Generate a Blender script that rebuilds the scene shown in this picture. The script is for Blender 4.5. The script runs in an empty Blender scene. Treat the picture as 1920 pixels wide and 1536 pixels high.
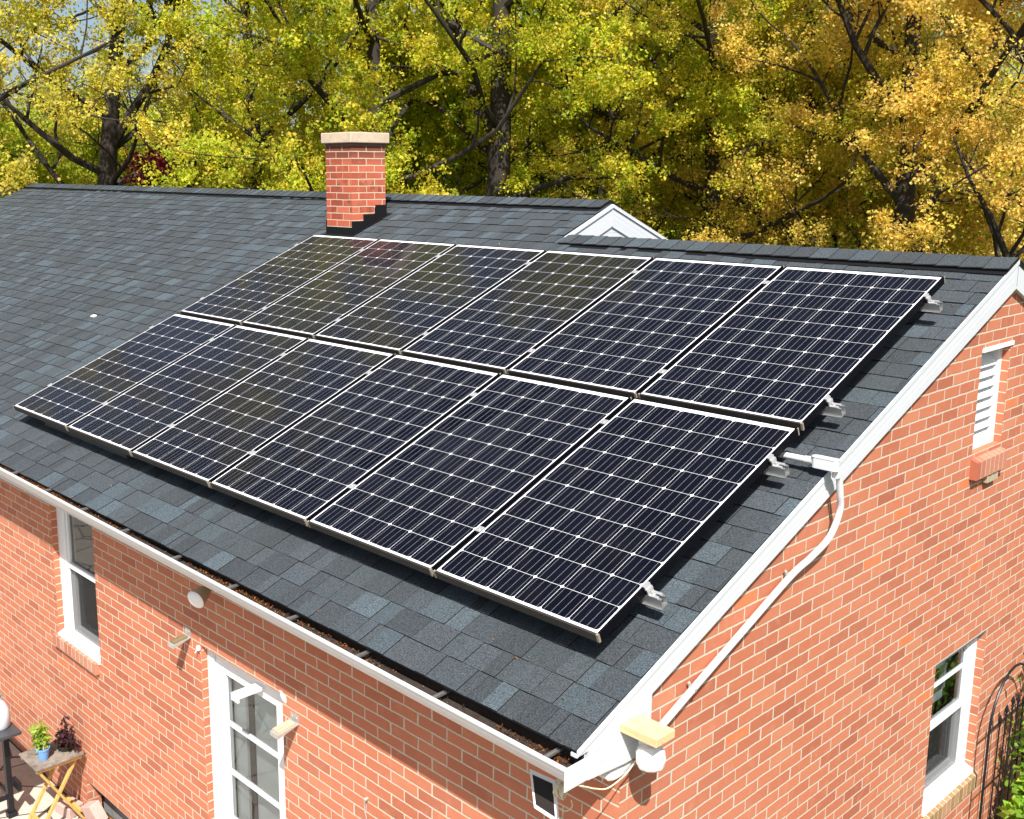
import bpy, math, random
import numpy as np
from mathutils import Vector, Matrix

# ------------------------------------------------------------------ camera, sky, sun, exposure
scene = bpy.context.scene
COL = scene.collection
cam_data = bpy.data.cameras.new("camera")
cam_data.sensor_width = 36.0
cam_data.lens = 2023.9 / 1920 * 36.0
cam_data.shift_x = 161.12 / 1920
cam_data.shift_y = -38.1 / 1920
cam_data.clip_start = 0.05
cam_data.clip_end = 2000
cam = bpy.data.objects.new("camera", cam_data)
cam.location = (2.6208, -3.3408, 1.8756)
cam.rotation_euler = (1.3728, 0.0020, 0.8322)
COL.objects.link(cam)
scene.camera = cam

SUN = Vector((0.59, -0.54, 1.0)).normalized()
elev = math.asin(SUN.z)
world = bpy.data.worlds.new("World")
scene.world = world
world.use_nodes = True
wn = world.node_tree
wn.nodes.clear()
sky = wn.nodes.new("ShaderNodeTexSky")
sky.sky_type = 'NISHITA'
sky.sun_disc = False
sky.sun_elevation = elev
sky.sun_rotation = math.atan2(SUN.x, SUN.y)
sky.air_density = 1.0
sky.dust_density = 2.6
sky.ozone_density = 1.0
bg = wn.nodes.new("ShaderNodeBackground")
bg.inputs['Strength'].default_value = 0.075
wo = wn.nodes.new("ShaderNodeOutputWorld")
wn.links.new(sky.outputs[0], bg.inputs[0])
wn.links.new(bg.outputs[0], wo.inputs[0])
sd = bpy.data.lights.new("sun", 'SUN')
sd.energy = 5.0
sd.angle = math.radians(0.5)
sd.color = (1.0, 0.965, 0.91)
sun = bpy.data.objects.new("sun", sd)
sun.rotation_euler = SUN.to_track_quat('Z', 'Y').to_euler()
sun.location = (8, -8, 20)
COL.objects.link(sun)
scene.view_settings.view_transform = 'Standard'
scene.view_settings.look = 'None'
scene.view_settings.exposure = 0.88
scene.view_settings.gamma = 1.0
scene.cycles.max_bounces = 8
scene.cycles.transparent_max_bounces = 12
scene.render.film_transparent = False

R = random.Random(7)
NR = np.random.default_rng(11)

# ------------------------------------------------------------------ node helper
class NT:
    def __init__(s, name):
        s.m = bpy.data.materials.new(name)
        s.m.use_nodes = True
        s.t = s.m.node_tree
        s.t.nodes.clear()
        s.out = s.n("ShaderNodeOutputMaterial")
    def n(s, typ, **kw):
        nd = s.t.nodes.new(typ)
        for k, v in kw.items():
            setattr(nd, k, v)
        return nd
    def set(s, sock, v):
        if isinstance(v, bpy.types.NodeSocket):
            s.t.links.new(v, sock)
        elif v is not None:
            if hasattr(sock, 'default_value'):
                try:
                    sock.default_value = v
                except Exception:
                    sock.default_value = (*v, 1.0)
    def math(s, op, a, b=None, c=None):
        nd = s.n("ShaderNodeMath", operation=op)
        s.set(nd.inputs[0], a)
        if b is not None: s.set(nd.inputs[1], b)
        if c is not None: s.set(nd.inputs[2], c)
        return nd.outputs[0]
    def sstep(s, v, lo, hi, a=0.0, b=1.0):
        nd = s.n("ShaderNodeMapRange", interpolation_type='SMOOTHSTEP')
        s.set(nd.inputs['Value'], v)
        nd.inputs['From Min'].default_value = lo
        nd.inputs['From Max'].default_value = hi
        nd.inputs['To Min'].default_value = a
        nd.inputs['To Max'].default_value = b
        return nd.outputs[0]
    def noise(s, vec, scale, detail=3.0, rough=0.55, color=False):
        nd = s.n("ShaderNodeTexNoise")
        if vec is not None: s.set(nd.inputs['Vector'], vec)
        nd.inputs['Scale'].default_value = scale
        nd.inputs['Detail'].default_value = detail
        nd.inputs['Roughness'].default_value = rough
        return nd.outputs[1 if color else 0]
    def mix(s, f, a, b, mode='MIX'):
        nd = s.n("ShaderNodeMix", data_type='RGBA', blend_type=mode)
        s.set(nd.inputs[0], f)
        s.set(nd.inputs[6], a)
        s.set(nd.inputs[7], b)
        return nd.outputs[2]
    def fmix(s, f, a, b):
        nd = s.n("ShaderNodeMix", data_type='FLOAT')
        s.set(nd.inputs[0], f)
        s.set(nd.inputs[2], a)
        s.set(nd.inputs[3], b)
        return nd.outputs[0]
    def ramp(s, f, stops, interp='LINEAR'):
        nd = s.n("ShaderNodeValToRGB")
        nd.color_ramp.interpolation = interp
        el = nd.color_ramp.elements
        while len(el) < len(stops): el.new(0.5)
        for e, (p, c) in zip(el, stops):
            e.position = p
            e.color = (*c, 1.0)
        s.set(nd.inputs[0], f)
        return nd.outputs[0]
    def bump(s, h, strength=0.3, dist=0.01):
        nd = s.n("ShaderNodeBump")
        nd.inputs['Strength'].default_value = strength
        nd.inputs['Distance'].default_value = dist
        s.set(nd.inputs['Height'], h)
        return nd.outputs[0]
    def pr(s, col=None, rough=0.5, metal=0.0, normal=None, spec=None, ior=None):
        p = s.n("ShaderNodeBsdfPrincipled")
        if col is not None: s.set(p.inputs['Base Color'], col if not isinstance(col, tuple) else (*col, 1.0))
        s.set(p.inputs['Roughness'], rough)
        s.set(p.inputs['Metallic'], metal)
        if normal is not None: s.set(p.inputs['Normal'], normal)
        if spec is not None: p.inputs['Specular IOR Level'].default_value = spec
        if ior is not None: p.inputs['IOR'].default_value = ior
        return p
    def fin(s, sh):
        s.t.links.new(sh if isinstance(sh, bpy.types.NodeSocket) else sh.outputs[0], s.out.inputs[0])
        return s.m
    def pos(s):
        return s.n("ShaderNodeNewGeometry")
    def obj(s):
        return s.n("ShaderNodeTexCoord").outputs['Object']
    def attr(s, name):
        return s.n("ShaderNodeAttribute", attribute_name=name)

def c4(c): return (*c, 1.0)

def plain(name, col, rough=0.5, metal=0.0, var=0.08, nscale=20.0, bump=0.05, spec=None):
    t = NT(name)
    o = t.obj()
    n1 = t.noise(o, nscale, 4)
    n2 = t.noise(o, nscale * 0.13, 3)
    f = t.math('MULTIPLY', t.math('ADD', t.math('SUBTRACT', n1, 0.5), t.math('SUBTRACT', n2, 0.5)), var * 2)
    hi = tuple(min(1, c * (1 + 1.0)) for c in col)
    base = t.mix(t.math('ADD', f, 0.5), c4(tuple(c * 0.62 for c in col)), c4(tuple(min(1, c * 1.38) for c in col)))
    p = t.pr(base, rough, metal, t.bump(n1, bump, 0.004), spec)
    return t.fin(p)

# ------------------------------------------------------------------ mesh builder
class MB:
    def __init__(s):
        s.v = []; s.f = []; s.c = []; s.cur = (1, 1, 1)
    def add(s, vs, fs, col=None):
        b = len(s.v)
        s.v += [tuple(v) for v in vs]
        s.f += [tuple(b + i for i in f) for f in fs]
        s.c += [col or s.cur] * len(fs)
        return s
    def box(s, x0, x1, y0, y1, z0, z1, col=None):
        vs = [(x, y, z) for z in (z0, z1) for y in (y0, y1) for x in (x0, x1)]
        return s.add(vs, [(0, 2, 3, 1), (4, 5, 7, 6), (0, 1, 5, 4), (2, 6, 7, 3), (0, 4, 6, 2), (1, 3, 7, 5)], col)
    def obox(s, c, ax, ay, az, h, col=None):
        c = Vector(c); A = [Vector(ax).normalized() * h[0], Vector(ay).normalized() * h[1], Vector(az).normalized() * h[2]]
        vs = [c + A[0] * i + A[1] * j + A[2] * k for k in (-1, 1) for j in (-1, 1) for i in (-1, 1)]
        return s.add(vs, [(0, 2, 3, 1), (4, 5, 7, 6), (0, 1, 5, 4), (2, 6, 7, 3), (0, 4, 6, 2), (1, 3, 7, 5)], col)
    def beam(s, a, b, w, h, up=(0, 0, 1), col=None):
        a = Vector(a); b = Vector(b); d = (b - a); L = d.length; d.normalize()
        u = Vector(up); sd_ = d.cross(u)
        if sd_.length < 1e-4: sd_ = d.cross(Vector((1, 0, 0)))
        sd_.normalize(); u = sd_.cross(d)
        return s.obox((a + b) / 2, d, sd_, u, (L / 2, w / 2, h / 2), col)
    def prism_x(s, poly, x0, x1, col=None):      # poly in (y,z), counterclockwise seen from +x
        n = len(poly)
        vs = [(x0, y, z) for y, z in poly] + [(x1, y, z) for y, z in poly]
        fs = [tuple(range(n))[::-1], tuple(range(n, 2 * n))]
        fs += [(i, (i + 1) % n, n + (i + 1) % n, n + i) for i in range(n)]
        return s.add(vs, fs, col)
    def sweep_x(s, poly, xs, dz):                # open profile thin sheet handled by caller
        pass
    def tube(s, pts, radii, n=8, cap=True, col=None):
        pts = [Vector(p) for p in pts]
        if not isinstance(radii, (list, tuple)): radii = [radii] * len(pts)
        b = len(s.v); vs = []; fs = []
        prev = None
        for i, p in enumerate(pts):
            d = (pts[min(i + 1, len(pts) - 1)] - pts[max(i - 1, 0)]).normalized()
            if prev is None:
                a = d.cross(Vector((0, 0, 1)))
                if a.length < 1e-3: a = d.cross(Vector((1, 0, 0)))
            else:
                a = prev - d * prev.dot(d)
            a.normalize(); prev = a
            c = d.cross(a)
            for k in range(n):
                t = 2 * math.pi * k / n
                vs.append(p + (a * math.cos(t) + c * math.sin(t)) * radii[i])
        for i in range(len(pts) - 1):
            for k in range(n):
                k2 = (k + 1) % n
                fs.append((i * n + k, i * n + k2, (i + 1) * n + k2, (i + 1) * n + k))
        if cap:
            fs.append(tuple(range(n))[::-1]); fs.append(tuple((len(pts) - 1) * n + k for k in range(n)))
        return s.add(vs, fs, col)
    def lathe(s, prof, origin, axis=(0, 0, 1), n=20, col=None):   # prof [(r,h)]
        ax = Vector(axis).normalized(); a = ax.cross(Vector((0, 0, 1)))
        if a.length < 1e-3: a = Vector((1, 0, 0))
        a.normalize(); c = ax.cross(a); o = Vector(origin)
        vs = []; fs = []
        for r, h in prof:
            for k in range(n):
                t = 2 * math.pi * k / n
                vs.append(o + ax * h + (a * math.cos(t) + c * math.sin(t)) * r)
        for i in range(len(prof) - 1):
            for k in range(n):
                k2 = (k + 1) % n
                fs.append((i * n + k, i * n + k2, (i + 1) * n + k2, (i + 1) * n + k))
        fs.append(tuple(range(n))[::-1]); fs.append(tuple((len(prof) - 1) * n + k for k in range(n)))
        return s.add(vs, fs, col)
    def quad(s, a, b, c, d, col=None):
        return s.add([a, b, c, d], [(0, 1, 2, 3)], col)
    def build(s, name, mat, parent=None, smooth=False, bevel=0, loc=None):
        me = bpy.data.meshes.new(name)
        off = Vector(loc) if loc else Vector((0, 0, 0))
        me.from_pydata([tuple(Vector(v) - off) for v in s.v], [], s.f)
        at = me.attributes.new('tone', 'FLOAT_COLOR', 'FACE')
        arr = np.ones((len(s.f), 4), dtype=np.float32); arr[:, :3] = np.array(s.c, dtype=np.float32)
        at.data.foreach_set('color', arr.ravel())
        me.materials.append(mat)
        if smooth:
            me.polygons.foreach_set('use_smooth', [True] * len(me.polygons))
        me.update()
        o = bpy.data.objects.new(name, me)
        COL.objects.link(o)
        if parent: o.parent = parent
        if loc: o.location = off
        if bevel:
            b = o.modifiers.new('bevel', 'BEVEL'); b.width = bevel; b.segments = 2; b.limit_method = 'ANGLE'; b.angle_limit = 0.6
        if smooth:
            try:
                me.set_sharp_from_angle(angle=0.7)
            except Exception:
                pass
        return o

def tag(o, label=None, cat=None, group=None, kind=None):
    if label: o['label'] = label
    if cat: o['category'] = cat
    if group: o['group'] = group
    if kind: o['kind'] = kind
    return o

def thing(name, label, cat, loc=(0, 0, 0), group=None, rot=None):
    o = bpy.data.objects.new(name, None)
    o.empty_display_size = 0.2
    COL.objects.link(o)
    o.location = loc
    if rot is not None: o.rotation_euler = rot
    return tag(o, label, cat, group)

def copy_tree(o, parent=None):
    kids = list(o.children)
    c = o.copy()
    COL.objects.link(c)
    c.parent = parent
    for ch in kids:
        copy_tree(ch, c)
    return c

# ------------------------------------------------------------------ constants of the house
TH = math.radians(22.34); CT, ST, TT = math.cos(TH), math.sin(TH), math.tan(TH)
XG, YF = 0.149, -0.008
D = 0.18
def RP(x, v, h=0.0):                 # point on front roof slope; h = height above the shingles
    d = D - h
    return Vector((x, v * CT + d * ST, v * ST - d * CT))
VH = Vector((0, CT, ST)); NH = Vector((0, -ST, CT)); XH = Vector((1, 0, 0))
GZ = -3.3                            # ground level
XL = -16.4                           # far left end of the house

# ------------------------------------------------------------------ materials
def brick_mat(name, cols, x0, y0, zx, zy, L=0.2122, c=0.0682, mortar=(0.53, 0.46, 0.36), orange=True, soot=False):
    t = NT(name)
    g = t.pos()
    sp = t.n("ShaderNodeSeparateXYZ"); t.t.links.new(g.outputs['Position'], sp.inputs[0])
    sn = t.n("ShaderNodeSeparateXYZ"); t.t.links.new(g.outputs['True Normal'], sn.inputs[0])
    isx = t.math('GREATER_THAN', t.math('ABSOLUTE', sn.outputs[0]), 0.6)
    wob = t.noise(g.outputs['Position'], 9.0, 2, color=True)
    sw = t.n("ShaderNodeSeparateXYZ"); t.t.links.new(wob, sw.inputs[0])
    u = t.fmix(isx, t.math('SUBTRACT', sp.outputs[0], x0), t.math('SUBTRACT', sp.outputs[1], y0))
    v = t.fmix(isx, t.math('SUBTRACT', sp.outputs[2], zx - c / 2), t.math('SUBTRACT', sp.outputs[2], zy - c / 2))
    u = t.math('ADD', u, t.math('MULTIPLY', t.math('SUBTRACT', sw.outputs[0], 0.5), 0.009))
    v = t.math('ADD', v, t.math('MULTIPLY', t.math('SUBTRACT', sw.outputs[1], 0.5), 0.008))
    vr = t.math('DIVIDE', v, c)
    row = t.math('FLOOR', vr)
    par = t.math('MODULO', t.math('ABSOLUTE', row), 2.0)
    uu = t.math('ADD', t.math('DIVIDE', u, L), t.math('MULTIPLY', par, 0.5))
    col = t.math('FLOOR', uu)
    rv = t.n("ShaderNodeCombineXYZ")
    t.set(rv.inputs[0], col); t.set(rv.inputs[1], row); t.set(rv.inputs[2], isx)
    wn_ = t.n("ShaderNodeTexWhiteNoise"); wn_.noise_dimensions = '3D'; t.t.links.new(rv.outputs[0], wn_.inputs[0])
    ws = t.n("ShaderNodeSeparateXYZ"); t.t.links.new(wn_.outputs[1], ws.inputs[0])
    # joints wander a little from brick to brick
    uu2 = t.math('ADD', t.math('FRACT', uu), t.math('MULTIPLY', t.math('SUBTRACT', ws.outputs[2], 0.5), 0.02))
    fu = t.math('MULTIPLY', uu2, L)
    fv = t.math('MULTIPLY', t.math('FRACT', vr), c)
    du = t.math('MINIMUM', fu, t.math('SUBTRACT', L, fu))
    dv = t.math('MINIMUM', fv, t.math('SUBTRACT', c, fv))
    d = t.math('MINIMUM', du, t.math('MULTIPLY', dv, 1.0))
    edge = t.noise(g.outputs['Position'], 90.0, 3)
    d = t.math('ADD', d, t.math('MULTIPLY', t.math('SUBTRACT', edge, 0.5), 0.0032))
    mask = t.sstep(d, 0.0036, 0.0056)
    bc = t.ramp(wn_.outputs[0], cols)
    if orange:
        o_ = t.math('GREATER_THAN', ws.outputs[0], 0.992)
        bc = t.mix(o_, bc, (0.56, 0.17, 0.065, 1))
    n1 = t.noise(g.outputs['Position'], 220.0, 4, 0.7)
    n2 = t.noise(g.outputs['Position'], 14.0, 4)
    bc = t.mix(t.sstep(n1, 0.35, 0.75, 0.0, 0.42), bc, c4((0.30, 0.10, 0.052)))
    bc = t.mix(t.sstep(n2, 0.5, 0.8, 0.0, 0.30), bc, c4((0.56, 0.27, 0.17)))
    n4 = t.noise(g.outputs['Position'], 0.9, 4)
    bc = t.mix(t.sstep(n4, 0.35, 0.7, 0.0, 0.22), bc, c4((0.56, 0.24, 0.15)))
    mc = t.mix(t.noise(g.outputs['Position'], 60.0, 4), c4(tuple(m * 0.72 for m in mortar)), c4(tuple(min(1, m * 1.18) for m in mortar)))
    fin = t.mix(mask, mc, bc)
    if soot:
        # old smoke staining, heavier in the courses under the cap, patchy elsewhere
        st = t.sstep(sp.outputs[2], 1.93, 2.10, 0.0, 0.72)
        patch = t.math('MULTIPLY', t.sstep(ws.outputs[1], 0.40, 0.85, 0.0, 0.65), t.sstep(n2, 0.4, 0.65))
        st = t.math('MULTIPLY', t.math('MAXIMUM', st, patch), mask)
        fin = t.mix(st, fin, c4((0.085, 0.035, 0.025)))
    hh = t.math('ADD', t.math('MULTIPLY', mask, 1.0), t.math('MULTIPLY', n1, 0.22))
    p = t.pr(fin, 0.88, 0, t.bump(hh, 0.55, 0.005), 0.25)
    return t.fin(p)

BR = [(0.0, (0.34, 0.105, 0.058)), (0.18, (0.42, 0.134, 0.072)), (0.5, (0.465, 0.155, 0.082)), (0.85, (0.49, 0.170, 0.090)), (1.0, (0.50, 0.200, 0.108))]
M_brick = brick_mat('wall_brick', BR, -4.5042, 0.3613, -1.0946, -0.600)
# (front wall: normal along y uses zy ; gable wall: normal along x uses zx) -> fmix picks (a when isx=0)
CB = [(0.0, (0.30, 0.050, 0.028)), (0.4, (0.42, 0.075, 0.038)), (0.75, (0.50, 0.10, 0.052)), (1.0, (0.54, 0.13, 0.07))]
M_chim = brick_mat('chimney_brick', CB, -6.36, 3.70, 2.121, 2.121, L=0.205, mortar=(0.58, 0.47, 0.34), orange=False, soot=True)

def shingle_mat():
    t = NT('asphalt_shingle')
    g = t.pos()
    a = t.attr('tone').outputs['Color']
    n1 = t.noise(g.outputs['Position'], 150.0, 4, 0.8)
    n2 = t.noise(g.outputs['Position'], 1.6, 4)
    n3 = t.noise(g.outputs['Position'], 420.0, 2, 0.6)
    f = t.sstep(n1, 0.32, 0.70, 0.22, 2.0)
    s_ = t.n("ShaderNodeVectorMath", operation='SCALE'); t.t.links.new(a, s_.inputs[0]); t.set(s_.inputs['Scale'], f)
    wh = t.sstep(n3, 0.63, 0.72)
    c = t.mix(t.math('MULTIPLY', wh, 0.5), s_.outputs[0], c4((0.22, 0.24, 0.25)))
    c = t.mix(t.sstep(n2, 0.45, 0.75, 0.0, 0.28), c, c4((0.035, 0.042, 0.036)))
    p = t.pr(c, 0.9, 0, t.bump(n1, 0.6, 0.003), 0.3)
    return t.fin(p)
M_shingle = shingle_mat()

M_white = plain('white_vinyl', (0.545, 0.565, 0.59), 0.45, var=0.05, nscale=6, bump=0.03)
M_trim = plain('white_window_trim', (0.70, 0.71, 0.72), 0.4, var=0.04, nscale=6, bump=0.02)
M_gutter = plain('white_gutter_metal', (0.58, 0.59, 0.60), 0.38, var=0.10, nscale=14, bump=0.05)
M_gutin = plain('gutter_inside', (0.030, 0.020, 0.014), 0.95, var=1.2, nscale=60, bump=1.0)
M_frame = plain('black_anodised_frame', (0.0025, 0.0025, 0.0045), 0.5, 0.0, var=0.2, nscale=30, spec=0.08)
M_frontdirt = plain('dusty_frame_edge', (0.026, 0.021, 0.018), 0.7, 0.0, var=0.55, nscale=45, bump=0.2)
M_cut = plain('bare_cut_aluminium', (0.26, 0.22, 0.17), 0.6, 0.1, var=0.3)
M_alu = plain('mill_aluminium', (0.52, 0.52, 0.52), 0.40, 0.85, var=0.15, nscale=40)
M_clamp = plain('bright_cast_aluminium', (0.46, 0.46, 0.46), 0.42, 0.5, var=0.12, nscale=40)
M_galv = plain('galvanised_steel', (0.50, 0.49, 0.46), 0.5, 0.55, var=0.25, nscale=50)
M_pvc = plain('grey_white_conduit', (0.58, 0.59, 0.60), 0.42, var=0.05)
M_black = plain('black_flashing', (0.008, 0.008, 0.009), 0.55, var=0.3, nscale=25, spec=0.2)
M_cap = plain('chimney_cap_stone', (0.50, 0.395, 0.29), 0.85, var=0.35, nscale=22, bump=0.35)
M_wood = None
M_dark = plain('dark_void', (0.02, 0.02, 0.02), 0.9)
M_bulb = plain('frosted_bulb', (0.78, 0.79, 0.80), 0.15, var=0.02)
M_bulbcone = plain('bulb_cone', (0.34, 0.29, 0.20), 0.35, 0.4, var=0.1)
M_darkmetal = plain('black_painted_iron', (0.018, 0.019, 0.024), 0.42, 0.5, var=0.2, nscale=40)
M_ceram = plain('white_plastic', (0.68, 0.68, 0.66), 0.35, var=0.03)
M_bluepot = plain('blue_plastic', (0.14, 0.30, 0.62), 0.4, var=0.06)
M_blue = plain('deep_blue_plastic', (0.02, 0.05, 0.40), 0.4)
M_jug = plain('milky_jug_plastic', (0.60, 0.62, 0.68), 0.4, var=0.05)
M_soil = plain('potting_soil', (0.035, 0.024, 0.018), 0.95, var=0.4, nscale=80, bump=0.6)
M_block = plain('grey_foundation_block', (0.20, 0.20, 0.20), 0.9, var=0.3, nscale=18, bump=0.4)
M_paver = plain('pink_paver', (0.44, 0.30, 0.26), 0.9, var=0.2, nscale=30, bump=0.3)
M_cord = plain('cream_cord', (0.60, 0.54, 0.38), 0.5, var=0.08)
M_patch = plain('pale_caulk_patch', (0.62, 0.60, 0.58), 0.8, var=0.1)
M_sheet = plain('grey_lintel_steel', (0.13, 0.15, 0.17), 0.5, 0.2, var=0.15)
M_weep = plain('tan_render_block', (0.36, 0.30, 0.20), 0.9, var=0.3, nscale=40, bump=0.3)
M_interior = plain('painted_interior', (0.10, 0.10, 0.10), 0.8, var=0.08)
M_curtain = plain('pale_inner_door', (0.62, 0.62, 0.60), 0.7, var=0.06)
M_greyboard = plain('weathered_tray_top', (0.17, 0.14, 0.115), 0.9, var=1.3, nscale=24, bump=0.5)

def wood_mat(name, lo, hi, axis=0):
    t = NT(name)
    o = t.obj()
    mp = t.n("ShaderNodeMapping"); t.t.links.new(o, mp.inputs[0])
    sc = [60, 60, 60]; sc[axis] = 4
    mp.inputs['Scale'].default_value = sc
    n = t.noise(mp.outputs[0], 1.0, 4, 0.6)
    c = t.ramp(n, [(0.3, lo), (0.5, hi), (0.62, tuple(a * 0.55 + b * 0.45 for a, b in zip(lo, hi))), (0.75, hi)])
    return t.fin(t.pr(c, 0.65, 0, t.bump(n, 0.15, 0.002)))
M_wood = wood_mat('raw_pine', (0.50, 0.31, 0.13), (0.70, 0.50, 0.27))
M_yellowwood = wood_mat('yellow_varnished_wood', (0.38, 0.20, 0.05), (0.56, 0.34, 0.10), 2)

def brick_face_mat(name, lo, hi):
    t = NT(name)
    g = t.pos()
    a = t.attr('tone').outputs['Color']
    n = t.noise(g.outputs['Position'], 120, 4, 0.7)
    c = t.mix(t.sstep(n, 0.3, 0.75, 0.0, 0.5), a, c4(lo))
    return t.fin(t.pr(c, 0.9, 0, t.bump(n, 0.4, 0.003), 0.25))
M_rowlock = brick_face_mat('rowlock_brick', (0.22, 0.09, 0.055), (0.5, 0.2, 0.1))

def glass_mat(name, refl_rough=0.02, tint=(0.85, 0.9, 0.9), trans=0.75):
    t = NT(name)
    fr = t.n("ShaderNodeFresnel"); fr.inputs[0].default_value = 1.52
    gl = t.n("ShaderNodeBsdfGlossy"); gl.inputs['Roughness'].default_value = refl_rough
    gl.inputs['Color'].default_value = (0.9, 0.93, 0.95, 1)
    tr = t.n("ShaderNodeBsdfTransparent"); tr.inputs[0].default_value = c4(tint)
    mx = t.n("ShaderNodeMixShader")
    t.set(mx.inputs[0], t.math('ADD', t.math('MULTIPLY', fr.outputs[0], 0.8), 0.02))
    t.t.links.new(tr.outputs[0], mx.inputs[1]); t.t.links.new(gl.outputs[0], mx.inputs[2])
    return t.fin(mx)
M_glass = glass_mat('window_glass')
def screen_mat():
    t = NT('insect_screen')
    df = t.n("ShaderNodeBsdfDiffuse"); df.inputs[0].default_value = (0.05, 0.05, 0.05, 1)
    tr = t.n("ShaderNodeBsdfTransparent"); tr.inputs[0].default_value = (0.7, 0.7, 0.7, 1)
    mx = t.n("ShaderNodeMixShader"); mx.inputs[0].default_value = 0.35
    t.t.links.new(tr.outputs[0], mx.inputs[1]); t.t.links.new(df.outputs[0], mx.inputs[2])
    return t.fin(mx)
M_screen = screen_mat()

PW, PH = 0.988, 1.650
def cell_mat():
    t = NT('solar_cell_laminate')
    o = t.obj()
    sp = t.n("ShaderNodeSeparateXYZ"); t.t.links.new(o, sp.inputs[0])
    mx_, mb, mt = 0.012, 0.017, 0.030
    px_ = (PW - 2 * mx_) / 6; py_ = (PH - mb - mt) / 10
    cx = t.math('DIVIDE', t.math('SUBTRACT', sp.outputs[0], mx_), px_)
    cy = t.math('DIVIDE', t.math('SUBTRACT', sp.outputs[1], mb), py_)
    fx = t.math('FRACT', cx); fy = t.math('FRACT', cy)
    a = t.math('MULTIPLY', t.math('ABSOLUTE', t.math('SUBTRACT', fx, 0.5)), px_)
    b = t.math('MULTIPLY', t.math('ABSOLUTE', t.math('SUBTRACT', fy, 0.5)), py_)
    hx = px_ / 2 - 0.00095; hy = py_ / 2 - 0.0009
    ins = t.math('MULTIPLY', t.math('LESS_THAN', a, hx), t.math('LESS_THAN', b, hy))
    ins = t.math('MULTIPLY', ins, t.math('LESS_THAN', t.math('ADD', a, b), hx + hy - 0.0100))
    for (s_, lo, hi) in ((cx, 0.0, 6.0), (cy, 0.0, 10.0)):
        ins = t.math('MULTIPLY', ins, t.math('GREATER_THAN', s_, lo))
        ins = t.math('MULTIPLY', ins, t.math('LESS_THAN', s_, hi))
    fb = t.math('FRACT', t.math('ADD', t.math('MULTIPLY', fx, 4.0), 0.5))
    fb = t.math('MULTIPLY', t.math('MINIMUM', fb, t.math('SUBTRACT', 1.0, fb)), px_ / 4)
    bus = t.math('LESS_THAN', fb, 0.00075)
    # per-cell shade, fine fingers average to a slightly warm near-black
    cv = t.n("ShaderNodeCombineXYZ"); t.set(cv.inputs[0], t.math('FLOOR', cx)); t.set(cv.inputs[1], t.math('FLOOR', cy))
    oi = t.n("ShaderNodeObjectInfo"); t.set(cv.inputs[2], t.math('MULTIPLY', oi.outputs['Random'], 50.0))
    w = t.n("ShaderNodeTexWhiteNoise"); w.noise_dimensions = '3D'; t.t.links.new(cv.outputs[0], w.inputs[0])
    cell = t.mix(w.outputs[0], c4((0.0020, 0.0022, 0.0048)), c4((0.0032, 0.0034, 0.0070)))
    n = t.noise(o, 3.0, 4)
    cell = t.mix(t.sstep(n, 0.4, 0.8, 0.0, 0.35), cell, c4((0.010, 0.009, 0.0095)))
    cell = t.mix(bus, cell, c4((0.22, 0.22, 0.27)))
    line = t.math('MULTIPLY', t.math('GREATER_THAN', sp.outputs[1], 0.0045), 1.0)
    white = c4((0.74, 0.74, 0.75))
    c = t.mix(ins, white, cell)
    dust = t.noise(o, 35, 5)
    c = t.mix(t.sstep(dust, 0.55, 0.9, 0.0, 0.025), c, c4((0.30, 0.27, 0.22)))
    p = t.pr(c, 0.55, 0.0, None, 0.03)
    p.inputs['Coat Weight'].default_value = 1.0
    p.inputs['Coat Roughness'].default_value = 0.085
    p.inputs['Coat IOR'].default_value = 1.22
    return t.fin(p)
M_cell = cell_mat()

def leaf_mat(name, trans=0.55, rough=0.5):
    t = NT(name)
    a = t.attr('leafcol').outputs['Color']
    df = t.n("ShaderNodeBsdfPrincipled"); t.t.links.new(a, df.inputs['Base Color'])
    df.inputs['Roughness'].default_value = rough
    df.inputs['Specular IOR Level'].default_value = 0.3
    tl = t.n("ShaderNodeBsdfTranslucent"); sc_ = t.n('ShaderNodeVectorMath', operation='MULTIPLY'); t.t.links.new(a, sc_.inputs[0]); sc_.inputs[1].default_value = (1.25, 1.35, 1.0); t.t.links.new(sc_.outputs[0], tl.inputs['Color'])
    mx = t.n("ShaderNodeMixShader"); mx.inputs[0].default_value = trans
    t.t.links.new(df.outputs[0], mx.inputs[1]); t.t.links.new(tl.outputs[0], mx.inputs[2])
    return t.fin(mx)
M_leaf = leaf_mat('leaf')
M_bark = plain('bark', (0.026, 0.020, 0.015), 0.9, var=0.5, nscale=14, bump=0.7)
M_stem = plain('green_stem', (0.10, 0.13, 0.04), 0.7)

# ------------------------------------------------------------------ ground
def ground_mat():
    t = NT('lawn')
    g = t.pos()
    n1 = t.noise(g.outputs['Position'], 3.0, 5); n2 = t.noise(g.outputs['Position'], 60.0, 4, 0.7)
    c = t.ramp(n1, [(0.3, (0.035, 0.055, 0.012)), (0.6, (0.06, 0.085, 0.02)), (0.8, (0.10, 0.10, 0.035))])
    c = t.mix(t.sstep(n2, 0.3, 0.7, 0.0, 0.6), c, c4((0.025, 0.035, 0.01)))
    return t.fin(t.pr(c, 0.95, 0, t.bump(n2, 0.8, 0.03)))
mb = MB(); N = 24; S = 220.0
for i in range(N):
    for j in range(N):
        x0 = -S + 2 * S * i / N; x1 = -S + 2 * S * (i + 1) / N; y0 = -S + 2 * S * j / N; y1 = -S + 2 * S * (j + 1) / N
        mb.quad((x0, y0, GZ - 0.02), (x1, y0, GZ - 0.02), (x1, y1, GZ - 0.02), (x0, y1, GZ - 0.02))
tag(mb.build('ground', ground_mat()), kind='structure')

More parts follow.
